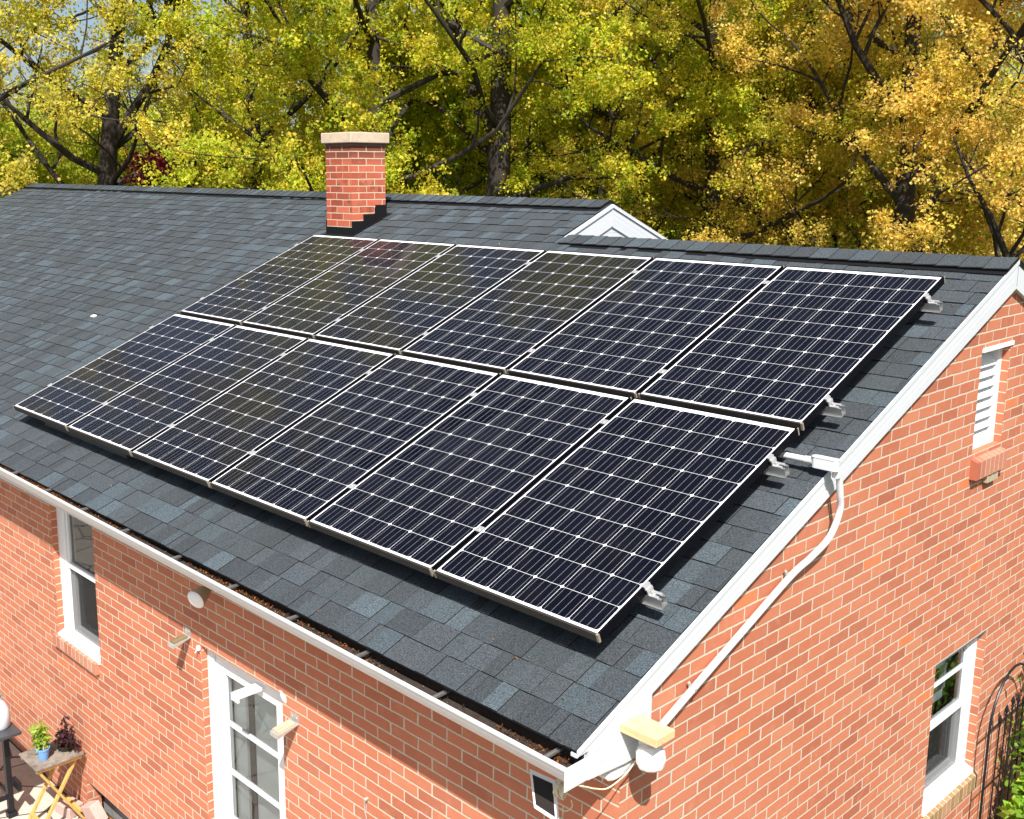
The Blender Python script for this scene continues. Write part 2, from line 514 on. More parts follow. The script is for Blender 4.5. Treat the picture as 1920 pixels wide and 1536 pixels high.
def patio_mat():
    t = NT('patio_flagstone')
    g = t.pos()
    v = t.n("ShaderNodeTexVoronoi", feature='DISTANCE_TO_EDGE'); t.t.links.new(g.outputs['Position'], v.inputs['Vector']); v.inputs['Scale'].default_value = 1.7
    v2 = t.n("ShaderNodeTexVoronoi", feature='F1'); t.t.links.new(g.outputs['Position'], v2.inputs['Vector']); v2.inputs['Scale'].default_value = 1.7
    n = t.noise(g.outputs['Position'], 18, 5)
    c = t.mix(n, c4((0.36, 0.31, 0.26)), c4((0.58, 0.53, 0.46)))
    vv = t.n('ShaderNodeRGBToBW'); t.t.links.new(v2.outputs['Color'], vv.inputs[0]); c = t.mix(t.math('MULTIPLY', vv.outputs[0], 0.45), c, c4((0.22, 0.19, 0.15)))
    m = t.sstep(v.outputs['Distance'], 0.006, 0.02)
    c = t.mix(m, c4((0.07, 0.055, 0.04)), c)
    return t.fin(t.pr(c, 0.9, 0, t.bump(m, 0.5, 0.01)))
mb = MB().box(-14.0, 4.5, -7.5, -0.02, GZ - 0.1, GZ)  # extended unseen beyond the visible corner, kept pale to bounce light onto front wall
tag(mb.build('patio', patio_mat()), kind='structure')

# ------------------------------------------------------------------ HOUSE
house = thing('brick_house', 'red brick house with dark shingled gable roof carrying two rows of solar panels', 'house', (XG, YF, GZ))
HO = Vector((XG, YF, GZ))
def hp(mb, name, mat, parent=None, **kw):        # a part of the house, vertices given in world space
    o = mb.build(name, mat, None, **kw)
    o.parent = parent or house
    if not parent: o.matrix_parent_inverse = Matrix.Translation(-HO)
    return o
def sub(mb, name, mat, parent, **kw):
    o = mb.build(name, mat, None, **kw)
    o.parent = parent
    return o

def wall_cols(mb, breaks, bottom, top, holes, P, depth, outn):
    """wall in a plane: breaks along the wall, top(u) height, holes [(u0,u1,z0,z1)]; P(u,z,d) gives the point, d = depth into the wall"""
    bs = sorted(set(breaks + [h[0] for h in holes] + [h[1] for h in holes]))
    for a, b in zip(bs[:-1], bs[1:]):
        if b - a < 1e-6: continue
        hs = sorted([h for h in holes if h[0] <= a + 1e-6 and h[1] >= b - 1e-6], key=lambda h: h[2])
        z = bottom
        for h in hs:
            if h[2] > z: mb.quad(P(a, z, 0), P(b, z, 0), P(b, h[2], 0), P(a, h[2], 0))
            z = h[3]
        mb.quad(P(a, z, 0), P(b, z, 0), P(b, top(b), 0), P(a, top(a), 0))
    for u0, u1, z0, z1 in holes:
        mb.quad(P(u0, z0, 0), P(u0, z0, depth), P(u0, z1, depth), P(u0, z1, 0))
        mb.quad(P(u1, z0, depth), P(u1, z0, 0), P(u1, z1, 0), P(u1, z1, depth))
        mb.quad(P(u0, z1, 0), P(u0, z1, depth), P(u1, z1, depth), P(u1, z1, 0))
        mb.quad(P(u0, z0, depth), P(u0, z0, 0), P(u1, z0, 0), P(u1, z0, depth))

# front wall
WIN1 = (-5.50, -4.755, -1.80, -0.55)
DOOR = (-3.23, -2.31, -3.25, -1.142)
WELL = (-5.17, -3.45, GZ, -2.97)
mb = MB()
wall_cols(mb, [XL + 0.2, XG], GZ, lambda u: -0.42, [WIN1, DOOR, WELL], lambda u, z, d: (u, YF + d, z), 0.12, None)
hp(mb, 'front_wall', M_brick)
mb = MB().box(-5.3, -3.3, 0.14, 0.3, GZ - 0.2, -2.9)
hp(mb, 'foundation_wall', M_block)
# gable wall
YR = 3.75; YB = 7.55
def gtop(y): return (y * TT - 0.195 - 0.10) if y <= YR else (YR * TT - 0.295) - (y - YR) * TT
GWIN = (3.168, 3.955, -2.135, -1.118)
VENT = (3.40, 3.85, 0.185, 0.835)
mb = MB()
wall_cols(mb, [YF, YR, YB], GZ, gtop, [GWIN, VENT], lambda u, z, d: (XG - d, u, z), 0.12, None)
hp(mb, 'gable_wall', M_brick)
# rear and far walls
mb = MB()
mb.quad((XG, YB, GZ), (-3.45, YB, GZ), (-3.45, YB, -0.15), (XG, YB, -0.15))
mb.quad((-3.45, YB, GZ), (-3.45, 8.7, GZ), (-3.45, 8.7, -0.1), (-3.45, YB, -0.1))
mb.quad((-3.45, 8.7, GZ), (XL + .2, 8.7, GZ), (XL + .2, 8.7, -0.1), (-3.45, 8.7, -0.1))
mb.add([(XL + .2, YF, GZ), (XL + .2, 8.7, GZ), (XL + .2, 8.7, -0.12), (XL + .2, 4.35, 1.5), (XL + .2, YF, -0.42)], [(0, 1, 2, 3, 4)])
hp(mb, 'rear_wall', M_brick)

# roof ------------------------------------------------------------
def vr(x):                                       # ridge position up the slope
    if x > -3.42: return 3.93
    return 4.64 + (-3.42 - x) * (0.19 / 13.0)
def tone():
    k = R.random()
    if k < 0.22: b = (0.052, 0.068, 0.080)
    elif k < 0.42: b = (0.035, 0.041, 0.047)
    elif k < 0.8: b = (0.042, 0.051, 0.059)
    else: b = (0.039, 0.045, 0.051)
    s_ = R.uniform(0.84, 1.12)
    return tuple(c * s_ for c in b)
EXPO = 0.1470
def wob(x, v):
    return 0.007 * math.sin(x * 0.9 + 1.0) * math.sin(v * 1.3 + 0.6) + (0.012 * math.exp(-((x + 8.6) ** 2 / 1.2 + (v - 1.7) ** 2 / 0.5)) if x < -6 else 0)
mb = MB()
BL = (0.010, 0.010, 0.011)
v = -0.436; j = 0
X0, X1 = XL, 0.1805
while v < 4.95:
    # base layer and raised tabs
    x = X0 + R.uniform(-0.2, 0)
    thick = R.random() < 0.5
    while x < X1:
        wseg = R.choice([0.065, 0.085, 0.11, 0.14, 0.17, 0.21]) * R.uniform(0.85, 1.15)
        xa, xb = max(x, X0), min(x + wseg, X1)
        x += wseg
        if xb - xa < 0.004: continue
        if xa < -3.42 < xb and v + EXPO > 3.93:
            x -= (xb + 3.42); xb = -3.42
        if v >= vr(xb): continue
        vt = min(v + EXPO + 0.004, vr(xb) + 0.02)
        t0 = 0.0095 if thick else 0.0062
        t1 = 0.0036 if thick else 0.0006
        wa, wb = wob(xa, v), wob(xb, v); wc, wd = wob(xb, vt), wob(xa, vt)
        c = tone()
        jv = R.uniform(-0.0012, 0.0012)
        g_ = 0.0012
        a0 = RP(xa + g_, v + jv, t0 + wa); b0 = RP(xb - g_, v + jv, t0 + wb); c0 = RP(xb - g_, vt, t1 + wc); d0 = RP(xa + g_, vt, t1 + wd)
        mb.quad(a0, b0, c0, d0, c)
        a1 = RP(xa + g_, v + jv, -0.006 + wa); b1 = RP(xb - g_, v + jv, -0.006 + wb)
        mb.quad(a1, b1, b0, a0, BL)
        c1 = RP(xb - g_, vt, -0.006 + wc); d1 = RP(xa + g_, vt, -0.006 + wd)
        mb.quad(b1, c1, c0, b0, BL)
        mb.quad(d1, a1, a0, d0, BL)
        thick = not thick if R.random() < 0.8 else thick
    v += EXPO; j += 1
roof = hp(mb, 'roof', M_shingle)
# roof deck under the shingles and the rear slopes (same covering)
mb = MB()
dk = (0.03, 0.03, 0.03)
def slab(mb, pts, th, col):
    n = len(pts); lo = [Vector(p) - Vector((0, 0, th)) for p in pts]
    mb.add(list(pts) + lo, [tuple(range(n)), tuple(range(n, 2 * n))[::-1]] + [(i, n + i, n + (i + 1) % n, (i + 1) % n) for i in range(n)], col)
slab(mb, [RP(X0, -0.425, -0.009), RP(0.148, -0.425, -0.009), RP(0.148, 3.95, -0.009), RP(-3.42, 3.95, -0.009), RP(-3.42, 4.62, -0.009), RP(X0, 4.83, -0.009)][::1], 0.016, dk)
hp(mb, 'roof_deck', M_black, roof)
def rear_slope(mb, x0, x1, yr0, yr1, zr0, zr1, ye):
    ncourse = 30
    for k in range(ncourse):
        f0, f1 = k / ncourse, (k + 1) / ncourse
        x = x0
        while x < x1:
            xb = min(x + R.uniform(0.25, 0.5), x1)
            def P(xx, f, h):
                g_ = (xx - x0) / (x1 - x0); yr = yr0 + (yr1 - yr0) * g_; zr = zr0 + (zr1 - zr0) * g_
                y = yr + (ye - yr) * f
                return (xx, y, zr - (y - yr) * TT + h)
            mb.quad(P(x, f0, 0.0), P(x, f1, 0.008), P(xb, f1, 0.008), P(xb, f0, 0.0), tone())
            x = xb
mb = MB()
pr0 = RP(0, 4.83); pr1 = RP(0, 4.64)
rear_slope(mb, X0, -3.42, pr0.y, pr1.y, pr0.z, pr1.z, 8.95)
pq = RP(0, 3.93)
rear_slope(mb, -3.42, 0.178, pq.y, pq.y, pq.z, pq.z, 7.8)
hp(mb, 'rear_roof_slope', M_shingle, roof)

def ridge_caps(xa, xb, yz, wid, name):
    """overlapping folded cap shingles along a ridge; yz(x) gives the apex"""
    mb = MB()
    x = xb
    while x > xa:
        xn = max(x - 0.142, xa)
        c = tone()
        for s_ in (-1, 1):
            def P(xx, k, h):
                y, z = yz(xx)
                return Vector((xx, y + s_ * k * CT, z - k * ST + h))
            a, b = P(x, 0, 0.034), P(x, wid, 0.034)
            c_, d = P(xn - 0.01, wid, 0.028), P(xn - 0.01, 0, 0.028)
            f = [a, b, c_, d] if s_ > 0 else [a, d, c_, b]
            mb.quad(*f, c)
            lo = Vector((0, 0, -0.006))
            mb.quad(b, b + lo, c_ + lo, c_, BL)
            mb.quad(a + lo, b + lo, b, a, BL)
        x = xn
    cap = hp(mb, name, M_shingle, roof)
    mb = MB()
    for s_ in (-1, 1):
        ya, za = yz(xa); yb, zb = yz(xb)
        for k0, k1, h0, h1 in ((0.0, wid - 0.012, 0.0, 0.024),):
            P = lambda xx, k, h: (xx, (ya if xx == xa else yb) + s_ * k * CT, (za if xx == xa else zb) - k * ST + h)
            vs = [P(xa, k0, h0), P(xb, k0, h0), P(xb, k1, h0), P(xa, k1, h0), P(xa, k0, h1), P(xb, k0, h1), P(xb, k1, h1), P(xa, k1, h1)]
            mb.add(vs, [(0, 1, 2, 3), (4, 7, 6, 5), (0, 4, 5, 1), (3, 2, 6, 7), (0, 3, 7, 4), (1, 5, 6, 2)])
        P2 = lambda xx, k, h: Vector((xx, (ya if xx == xa else yb) + s_ * k * CT, (za if xx == xa else zb) - k * ST + h))
        q = [P2(xa, wid - 0.01, 0.009), P2(xb, wid - 0.01, 0.009), P2(xb, wid + 0.030, 0.009), P2(xa, wid + 0.030, 0.009)]
        mb.quad(*(q if s_ < 0 else q[::-1]))
    hp(mb, 'ridge_vent', M_black, roof)
    return cap
def yz_main(x):
    p = RP(x, 4.64 + (-3.42 - x) * (0.19 / 13.0) + 0.02); return p.y, p.z
def yz_low(x):
    p = RP(x, 3.945); return p.y, p.z
ridge_caps(X0 - 0.02, -3.44, yz_main, 0.155, 'ridge_cap')
ridge_caps(-3.34, 0.185, yz_low, 0.155, 'ridge_cap')

# rake board on the near gable
def zt(y): return y * TT - 0.195               # shingle surface height above y
mb = MB()
y_e = -0.335
rk = [(0.147, -0.252), (0.147, -0.502), (-0.02, -0.502), (-0.262, -0.480), (-0.262, zt(-0.262) - 0.02), (y_e, zt(y_e) - 0.006), (y_e, zt(y_e) + 0.000)]
rk = [(y_e, zt(y_e) - 0.024), (-0.262, zt(-0.262) - 0.05), (-0.262, -0.480), (-0.02, -0.502), (0.147, -0.502), (0.147, -0.252), (1.797, 0.403), (YR, 1.175)]
top = [(YR, zt(YR) - 0.010), (y_e, zt(y_e) - 0.010)]
mb.prism_x(rk + top, XG + 0.002, 0.181)
# the rear rake, mirrored
ym = lambda y: 2 * YR - y
rr = [(YR, 1.175), (ym(1.797), 0.403), (ym(0.0), -0.31), (ym(y_e), -0.42), (ym(y_e), zt(y_e) - 0.01), (YR, zt(YR) - 0.01)]
mb.prism_x(rr, XG + 0.002, 0.1806)
# drip edge strip and rolled grooves
def strip(y0, y1, dz0, dz1, x0, x1, off0=None):
    mb.prism_x([(y0, zt(y0) + dz0), (y1, zt(y1) + dz0), (y1, zt(y1) + dz1), (y0, zt(y0) + dz1)], x0, x1)
strip(y_e, YR, -0.022, 0.0085, 0.1812, 0.1855)
strip(-0.05, YR - 0.05, -0.062, -0.059, 0.1812, 0.1824)
strip(0.30, YR - 0.05, -0.098, -0.095, 0.1812, 0.1824)
for zz in (-0.37, -0.43):
    mb.box(0.1812, 0.1822, -0.24, 0.13, zz, zz + 0.003)
hp(mb, 'rake_board', M_white)
# mitre line at the peak
mb = MB().box(0.1812, 0.1818, YR - 0.002, YR + 0.002, 1.19, zt(YR) - 0.02)
hp(mb, 'mitre_joint', M_sheet)
# soffit and fascia
mb = MB()
mb.box(XL, XG + 0.001, -0.275, -0.255, -0.50, -0.325)
mb.box(XL, XG + 0.001, -0.254, YF - 0.001, -0.500, -0.488)
hp(mb, 'soffit', M_white)

# gutter ---------------------------------------------------------
def gz(x): return 0.0097 * max(0.18 - x, 0) if x > -5.5 else 0.0097 * 5.68
prof = [(-0.278, -0.362), (-0.280, -0.468), (-0.345, -0.473), (-0.362, -0.452), (-0.372, -0.430), (-0.388, -0.415), (-0.396, -0.392), (-0.400, -0.381), (-0.386, -0.379)]
xs = [XL + 0.1, -11, -5.5, -3.6, -1.8, 0.178]
mb = MB()
off = []
for i, (y, z) in enumerate(prof):          # inner skin offset
    off.append((y + (0.0025 if i > 1 else -0.0), z + 0.003 if i in (1, 2) else z + 0.001))
vs = []
for x in xs:
    for (y, z) in prof: vs.append((x, y, z + gz(x)))
n = len(prof); fs = []
for i in range(len(xs) - 1):
    for k in range(n - 1):
        fs.append((i * n + k, i * n + k + 1, (i + 1) * n + k + 1, (i + 1) * n + k))
mb.add(vs, fs)
mb.box(0.178, 0.1815, -0.402, -0.266, -0.4745, -0.3780)
gut = hp(mb, 'gutter', M_gutter)
md = gut.modifiers.new('thick', 'SOLIDIFY'); md.thickness = 0.0022; md.offset = 0
# the rolled front lip
mb = MB()
for xa, xb in zip(xs[:-1], xs[1:]):
    mb.add([(xa, -0.403, -0.388 + gz(xa)), (xb, -0.403, -0.388 + gz(xb)), (xb, -0.403, -0.3765 + gz(xb)), (xa, -0.403, -0.3765 + gz(xa)),
            (xa, -0.386, -0.3780 + gz(xa)), (xb, -0.386, -0.3780 + gz(xb)), (xa, -0.386, -0.388 + gz(xa)), (xb, -0.386, -0.388 + gz(xb))],
           [(0, 1, 2, 3), (3, 2, 5, 4), (4, 5, 7, 6), (6, 7, 1, 0)])
hp(mb, 'gutter_lip', M_gutter, gut)
mb = MB()
for i in range(len(xs) - 1):
    xa, xb = xs[i], xs[i + 1] - (0.003 if i == len(xs) - 2 else 0)
    mb.quad((xa, -0.2815, -0.420 + gz(xa)), (xa, -0.388, -0.412 + gz(xa)), (xb, -0.388, -0.412 + gz(xb)), (xb, -0.2815, -0.420 + gz(xb)))
    mb.quad((xa, -0.2815, -0.46 + gz(xa)), (xb, -0.2815, -0.46 + gz(xb)), (xb, -0.2815, -0.362 + gz(xb)), (xa, -0.2815, -0.362 + gz(xa)))
    mb.quad((xb, -0.390, -0.388 + gz(xb)), (xa, -0.390, -0.388 + gz(xa)), (xa, -0.364, -0.449 + gz(xa)), (xb, -0.364, -0.449 + gz(xb)))
hp(mb, 'gutter_sludge', M_gutin, gut)
for hx in (0.066, -0.584, -1.122, -1.69, -2.25, -2.858, -3.50, -4.08, -4.66, -5.25, -5.85, -6.45):
    z = -0.386 + gz(hx)
    mb = MB().beam((hx, -0.283, z + 0.002), (hx, -0.390, z - 0.001), 0.014, 0.004)
    mb.beam((hx - 0.007, -0.283, z + 0.008), (hx - 0.007, -0.390, z + 0.005), 0.003, 0.010)
    mb.beam((hx + 0.007, -0.283, z + 0.008), (hx + 0.007, -0.390, z + 0.005), 0.003, 0.010)
    hp(mb, 'gutter_hanger', M_alu, gut)

# second gable of the main body -----------------------------------
XM = -3.42
ya, za = yz_main(XM)
mb = MB()
def zt2(y): return za - abs(y - ya) * TT - 0.012
def vpoly(mb, top_d0, top_d1, x0, x1, half, mat=None):
    for s_ in (-1, 1):
        e = half
        pts = [(ya, zt2(ya) - top_d0), (ya + s_ * e, zt2(ya + s_ * e) - top_d0), (ya + s_ * e, zt2(ya + s_ * e) - top_d1), (ya, zt2(ya) - top_d1)]
        if s_ > 0: pts = pts[::-1]
        mb.prism_x(pts, x0, x1)
vpoly(mb, -0.006, 0.024, XM - 0.02, XM + 0.020, 4.55)
vpoly(mb, 0.027, 0.19, XM - 0.03, XM + 0.008, 4.55)
for dd in (0.075, 0.12, 0.150):
    vpoly(mb, dd, dd + 0.002, XM + 0.0082, XM + 0.0088, 2.0)
mb.box(XM + 0.0095, XM + 0.011, ya - 0.008, ya + 0.008, zt2(ya) - 0.185, zt2(ya) - 0.03)
hp(mb, 'far_rake_board', M_white)
mb = MB()
mb.add([(XM - 0.006, ya - 3.6, zt2(ya - 3.6) - 0.18), (XM - 0.006, ya + 4.4, zt2(ya + 4.4) - 0.18), (XM - 0.006, ya, zt2(ya) - 0.18)], [(0, 1, 2)])
for k in range(10):
    z = 0.45 + k * 0.10
    hw = (zt2(ya) - 0.18 - z) / TT
    if hw > 0: mb.box(XM - 0.006, XM - 0.0048, ya - hw, ya + hw, z, z + 0.004)
hp(mb, 'gable_siding', M_white)

# chimney ----------------------------------------------------------
CX0, CX1, CY0, CY1 = -6.430, -6.008, 3.511, 3.950
mb = MB().box(CX0, CX1, CY0, CY1, 0.9, 2.157)
chim = hp(mb, 'chimney', M_chim)
mb = MB().box(CX0 - 0.034, CX1 + 0.034, CY0 - 0.034, CY1 + 0.034, 2.168, 2.272)
hp(mb, 'chimney_cap', M_cap, chim, bevel=0.008)
mb = MB().box(CX0 - 0.004, CX1 + 0.004, CY0 - 0.004, CY1 + 0.004, 2.140, 2.168)
mb.box(CX0 + 0.12, CX1 - 0.12, CY0 + 0.12, CY1 - 0.12, 2.272, 2.285)
hp(mb, 'mortar_bed', plain('sooty_mortar', (0.16, 0.11, 0.08), 0.9, var=0.3, nscale=30), chim)
mb = MB()
zb0 = zt(CY0)
mb.box(CX0 - 0.005, CX1 + 0.005, CY0 - 0.006, CY0, zb0 - 0.12, zb0 + 0.085)
for i in range(3):                                    # stepped side flashing
    y0 = CY0 - 0.006 + i * 0.150; y1 = y0 + 0.156
    zlo = zt(y0) - 0.1; zhi = zt(y0) + 0.150 + (0.005 * i)
    mb.box(CX1, CX1 + 0.006 + 0.0016 * (2 - i), y0, min(y1, CY1 + 0.01), zlo, zhi)
    mb.box(CX0 - 0.006 - 0.0016 * (2 - i), CX0, y0, min(y1, CY1 + 0.01), zlo, zhi)
mb.box(CX1 - 0.002, CX1 + 0.012, CY0 + 0.30, CY0 + 0.44, zt(CY0 + 0.30), zt(CY0 + 0.45) + 0.12)
for i in range(3):
    y0 = CY0 - 0.006 + i * 0.150
    mb.box(CX1 + 0.0005, CX1 + 0.0125, y0 - 0.003, y0 + 0.001, zt(y0) - 0.05, zt(y0) + 0.152)
mb.quad(RP(CX0 - 0.03, (CY0 - 0.07) / CT - 0.07, 0.012), RP(CX1 + 0.03, (CY0 - 0.07) / CT - 0.07, 0.012), RP(CX1 + 0.03, CY1 / CT, 0.012), RP(CX0 - 0.03, CY1 / CT, 0.012))
hp(mb, 'flashing', M_black, chim)

# windows -----------------------------------------------------------
def rowlock(u0, u1, ztop_back, ztop_front, zbot, out, P, cols, nm, parent):
    mb = MB()
    n_ = round((u1 - u0) / 0.068); w = (u1 - u0) / n_
    for i in range(n_):
        a = u0 + i * w + 0.0055; b = u0 + (i + 1) * w - 0.0055
        q = [P(a, ztop_back, 0.06), P(b, ztop_back, 0.06), P(b, ztop_front, -out), P(a, ztop_front, -out), P(a, zbot, 0.06), P(b, zbot, 0.06), P(b, zbot, -out), P(a, zbot, -out)]
        c = R.choice(cols)
        mb.add(q, [(0, 1, 2, 3), (3, 2, 6, 7), (4, 7, 6, 5), (0, 3, 7, 4), (1, 5, 6, 2)], c)
    cm = (0.60, 0.54, 0.44)
    a, b = u0 + 0.006, u1 - 0.006; o2 = out - 0.002; e = 0.002
    mb.add([P(a, ztop_back - e, 0.06), P(b, ztop_back - e, 0.06), P(b, ztop_front - e, -o2), P(a, ztop_front - e, -o2), P(a, zbot + e, 0.06), P(b, zbot + e, 0.06), P(b, zbot + e, -o2), P(a, zbot + e, -o2)],
           [(0, 1, 2, 3), (3, 2, 6, 7), (4, 7, 6, 5), (0, 3, 7, 4), (1, 5, 6, 2)], cm)
    return hp(mb, nm, M_rowlock, parent)

def window(box, P, depth, rail_z, stile, name, inner=True, screen_low=True, su1=None, sill_h=0.045, wl=0.035):
    u0, u1, z0, z1 = box
    def bx(mb, a, b, c, d_, e, f):   # u, z, depth ranges
        pts = [P(a, c, e), P(b, c, e), P(b, d_, e), P(a, d_, e), P(a, c, f), P(b, c, f), P(b, d_, f), P(a, d_, f)]
        mb.add(pts, [(0, 1, 2, 3), (4, 7, 6, 5), (0, 4, 5, 1), (3, 2, 6, 7), (0, 3, 7, 4), (1, 5, 6, 2)])
    mb = MB()
    e, f = depth, depth + 0.08
    s = stile
    bx(mb, u0, u0 + s, z0, z1, e, f); bx(mb, u1 - s, u1, z0, z1, e, f)
    bx(mb, u0 + s, u1 - s, z1 - 0.05, z1, e + 0.001, f)
    bx(mb, u0 + s, u1 - s, z0, z0 + sill_h, e + 0.001, f)
    w = hp(mb, name, M_trim, None)
    mb = MB()                                                    # sloped sill board
    uu1_, u1 = u1, (su1 or u1)
    pts = [P(u0 + 0.004, z0 + 0.030, e), P(u1 - 0.004, z0 + 0.030, e), P(u1 - 0.004, z0 + 0.004, -0.012), P(u0 + 0.004, z0 + 0.004, -0.012),
           P(u0 + 0.004, z0 - 0.02, e), P(u1 - 0.004, z0 - 0.02, e), P(u1 - 0.004, z0 - 0.02, -0.012), P(u0 + 0.004, z0 - 0.02, -0.012)]
    mb.add(pts, [(0, 1, 2, 3), (3, 2, 6, 7), (4, 7, 6, 5), (0, 3, 7, 4), (1, 5, 6, 2)])
    hp(mb, 'sill', M_trim, w)
    u1 = uu1_
    a, b = u0 + s + 0.002, u1 - s - 0.002
    lo, hi = z0 + sill_h + 0.001, z1 - 0.051
    mb = MB()                                                    # sashes: upper outer, lower inner
    r = wl
    e1 = e + 0.012
    bx(mb, a, a + r, rail_z, hi, e1, e1 + 0.03); bx(mb, b - r, b, rail_z, hi, e1, e1 + 0.03)
    bx(mb, a + r, b - r, hi - r, hi, e1, e1 + 0.03); bx(mb, a, b, rail_z - 0.022, rail_z + 0.022, e1 - 0.004, e1 + 0.03)
    if inner: bx(mb, a + r, b - r, (rail_z + hi) / 2 + 0.03, (rail_z + hi) / 2 + 0.055, e1 + 0.01, e1 + 0.028)
    hp(mb, 'upper_sash', M_trim, w)
    mb = MB()
    e2 = e1 + 0.035
    bx(mb, a, a + r, lo, rail_z, e2, e2 + 0.03); bx(mb, b - r, b, lo, rail_z, e2, e2 + 0.03)
    bx(mb, a + r, b - r, lo, lo + r, e2, e2 + 0.03)
    hp(mb, 'lower_sash', M_trim, w)
    mb = MB()
    mb.quad(P(a, rail_z, e1 + 0.018), P(b, rail_z, e1 + 0.018), P(b, hi, e1 + 0.018), P(a, hi, e1 + 0.018))
    mb.quad(P(a, lo, e2 + 0.018), P(b, lo, e2 + 0.018), P(b, rail_z, e2 + 0.018), P(a, rail_z, e2 + 0.018))
    hp(mb, 'pane', M_glass, w)
    if screen_low:
        mb = MB(); mb.quad(P(a, lo, e1 + 0.012), P(b, lo, e1 + 0.012), P(b, rail_z, e1 + 0.012), P(a, rail_z, e1 + 0.012))
        hp(mb, 'insect_screen', M_screen, w)
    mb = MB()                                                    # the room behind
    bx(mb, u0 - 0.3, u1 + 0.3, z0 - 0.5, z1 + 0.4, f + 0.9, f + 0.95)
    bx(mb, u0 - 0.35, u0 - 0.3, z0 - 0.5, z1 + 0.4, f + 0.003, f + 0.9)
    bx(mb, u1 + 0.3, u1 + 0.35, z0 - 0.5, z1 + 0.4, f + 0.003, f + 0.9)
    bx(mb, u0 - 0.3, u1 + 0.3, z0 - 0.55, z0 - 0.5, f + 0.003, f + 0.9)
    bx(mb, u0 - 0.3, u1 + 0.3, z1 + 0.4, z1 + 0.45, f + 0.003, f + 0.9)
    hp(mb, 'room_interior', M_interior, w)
    return w

PF = lambda u, z, d: (u, YF + d, z)
PG = lambda u, z, d: (XG - d, u, z)
redc = [(0.44, 0.17, 0.11), (0.50, 0.22, 0.14), (0.47, 0.25, 0.18), (0.54, 0.27, 0.19)]
tanc = [(0.30, 0.20, 0.085), (0.36, 0.24, 0.12), (0.42, 0.24, 0.13), (0.26, 0.18, 0.07)]
w1 = window((WIN1[0], WIN1[1] + 0.06, WIN1[2], WIN1[3]), PF, 0.05, -1.19, 0.135, 'front_window', inner=False, su1=WIN1[1])
rowlock(-5.555, -4.775, -1.795, -1.815, -1.905, 0.035, PF, redc, 'brick_sill', w1)
w2 = window(GWIN, PG, 0.05, -1.625, 0.095, 'gable_window', sill_h=0.05)
rowlock(3.10, 4.02, -2.150, -2.178, -2.275, 0.030, PG, tanc, 'brick_sill', w2)
mb = MB().box(XG - 0.055, XG - 0.001, 3.168, 3.955, -1.132, -1.119)
hp(mb, 'lintel', M_sheet, w2)
# open inner casement seen behind the glass of the gable window
mb = MB()
xx = XG - 0.17
for (a, b, c, d_) in ((3.34, 3.80, -1.36, -1.325), (3.34, 3.80, -1.60, -1.54), (3.34, 3.375, -1.60, -1.33), (3.765, 3.80, -1.60, -1.33)):
    mb.box(xx - 0.03, xx, a, b, c, d_)
hp(mb, 'inner_casement', M_trim, w2)
mb = MB().box(xx - 0.34, xx - 0.33, 3.30, 3.62, -2.05, -1.66)
hp(mb, 'picture_board', M_trim, w2)
mb = MB().box(xx - 0.50, xx - 0.20, 3.25, 3.90, -2.10, -2.02)
hp(mb, 'inner_shelf', M_trim, w2)

# louvred vent in the gable
u0, u1, z0, z1 = VENT
mb = MB()
e, f = XG - 0.045, XG - 0.10
mb.box(f, e, u0, u0 + 0.045, z0, z1); mb.box(f, e, u1 - 0.055, u1, z0, z1)
mb.box(f, e - 0.001, u0 + 0.045, u1 - 0.055, z1 - 0.05, z1); mb.box(f, e - 0.001, u0 + 0.045, u1 - 0.055, z0, z0 + 0.05)
mb.box(XG - 0.045, XG + 0.010, u0 + 0.01, u1 + 0.03, z1 - 0.022, z1 + 0.004)
vent = hp(mb, 'gable_vent', M_trim)
mb = MB()
for k in range(8):
    z = z0 + 0.075 + k * 0.066
    mb.add([(XG - 0.052, u0 + 0.046, z - 0.030), (XG - 0.052, u1 - 0.056, z - 0.030), (XG - 0.10, u1 - 0.056, z + 0.030), (XG - 0.10, u0 + 0.046, z + 0.030),
            (XG - 0.052, u0 + 0.046, z - 0.022), (XG - 0.052, u1 - 0.056, z - 0.022), (XG - 0.10, u1 - 0.056, z + 0.038), (XG - 0.10, u0 + 0.046, z + 0.038)],
           [(0, 3, 2, 1), (4, 5, 6, 7), (0, 1, 5, 4), (2, 3, 7, 6), (0, 4, 7, 3), (1, 2, 6, 5)])
hp(mb, 'louvre_slats', M_trim, vent)
mb = MB().box(XG - 0.14, XG - 0.121, u0, u1, z0, z1)
hp(mb, 'vent_backing', M_trim, vent)
rowlock(3.385, 3.865, 0.180, 0.140, 0.030, 0.045, PG, [(0.40, 0.12, 0.07), (0.44, 0.16, 0.10), (0.48, 0.2, 0.13)], 'brick_sill', vent)
mb = MB().box(XG + 0.001, XG + 0.035, 3.60, 3.765, -0.030, 0.026)
hp(mb, 'sill_support_block', M_weep, vent, bevel=0.003)

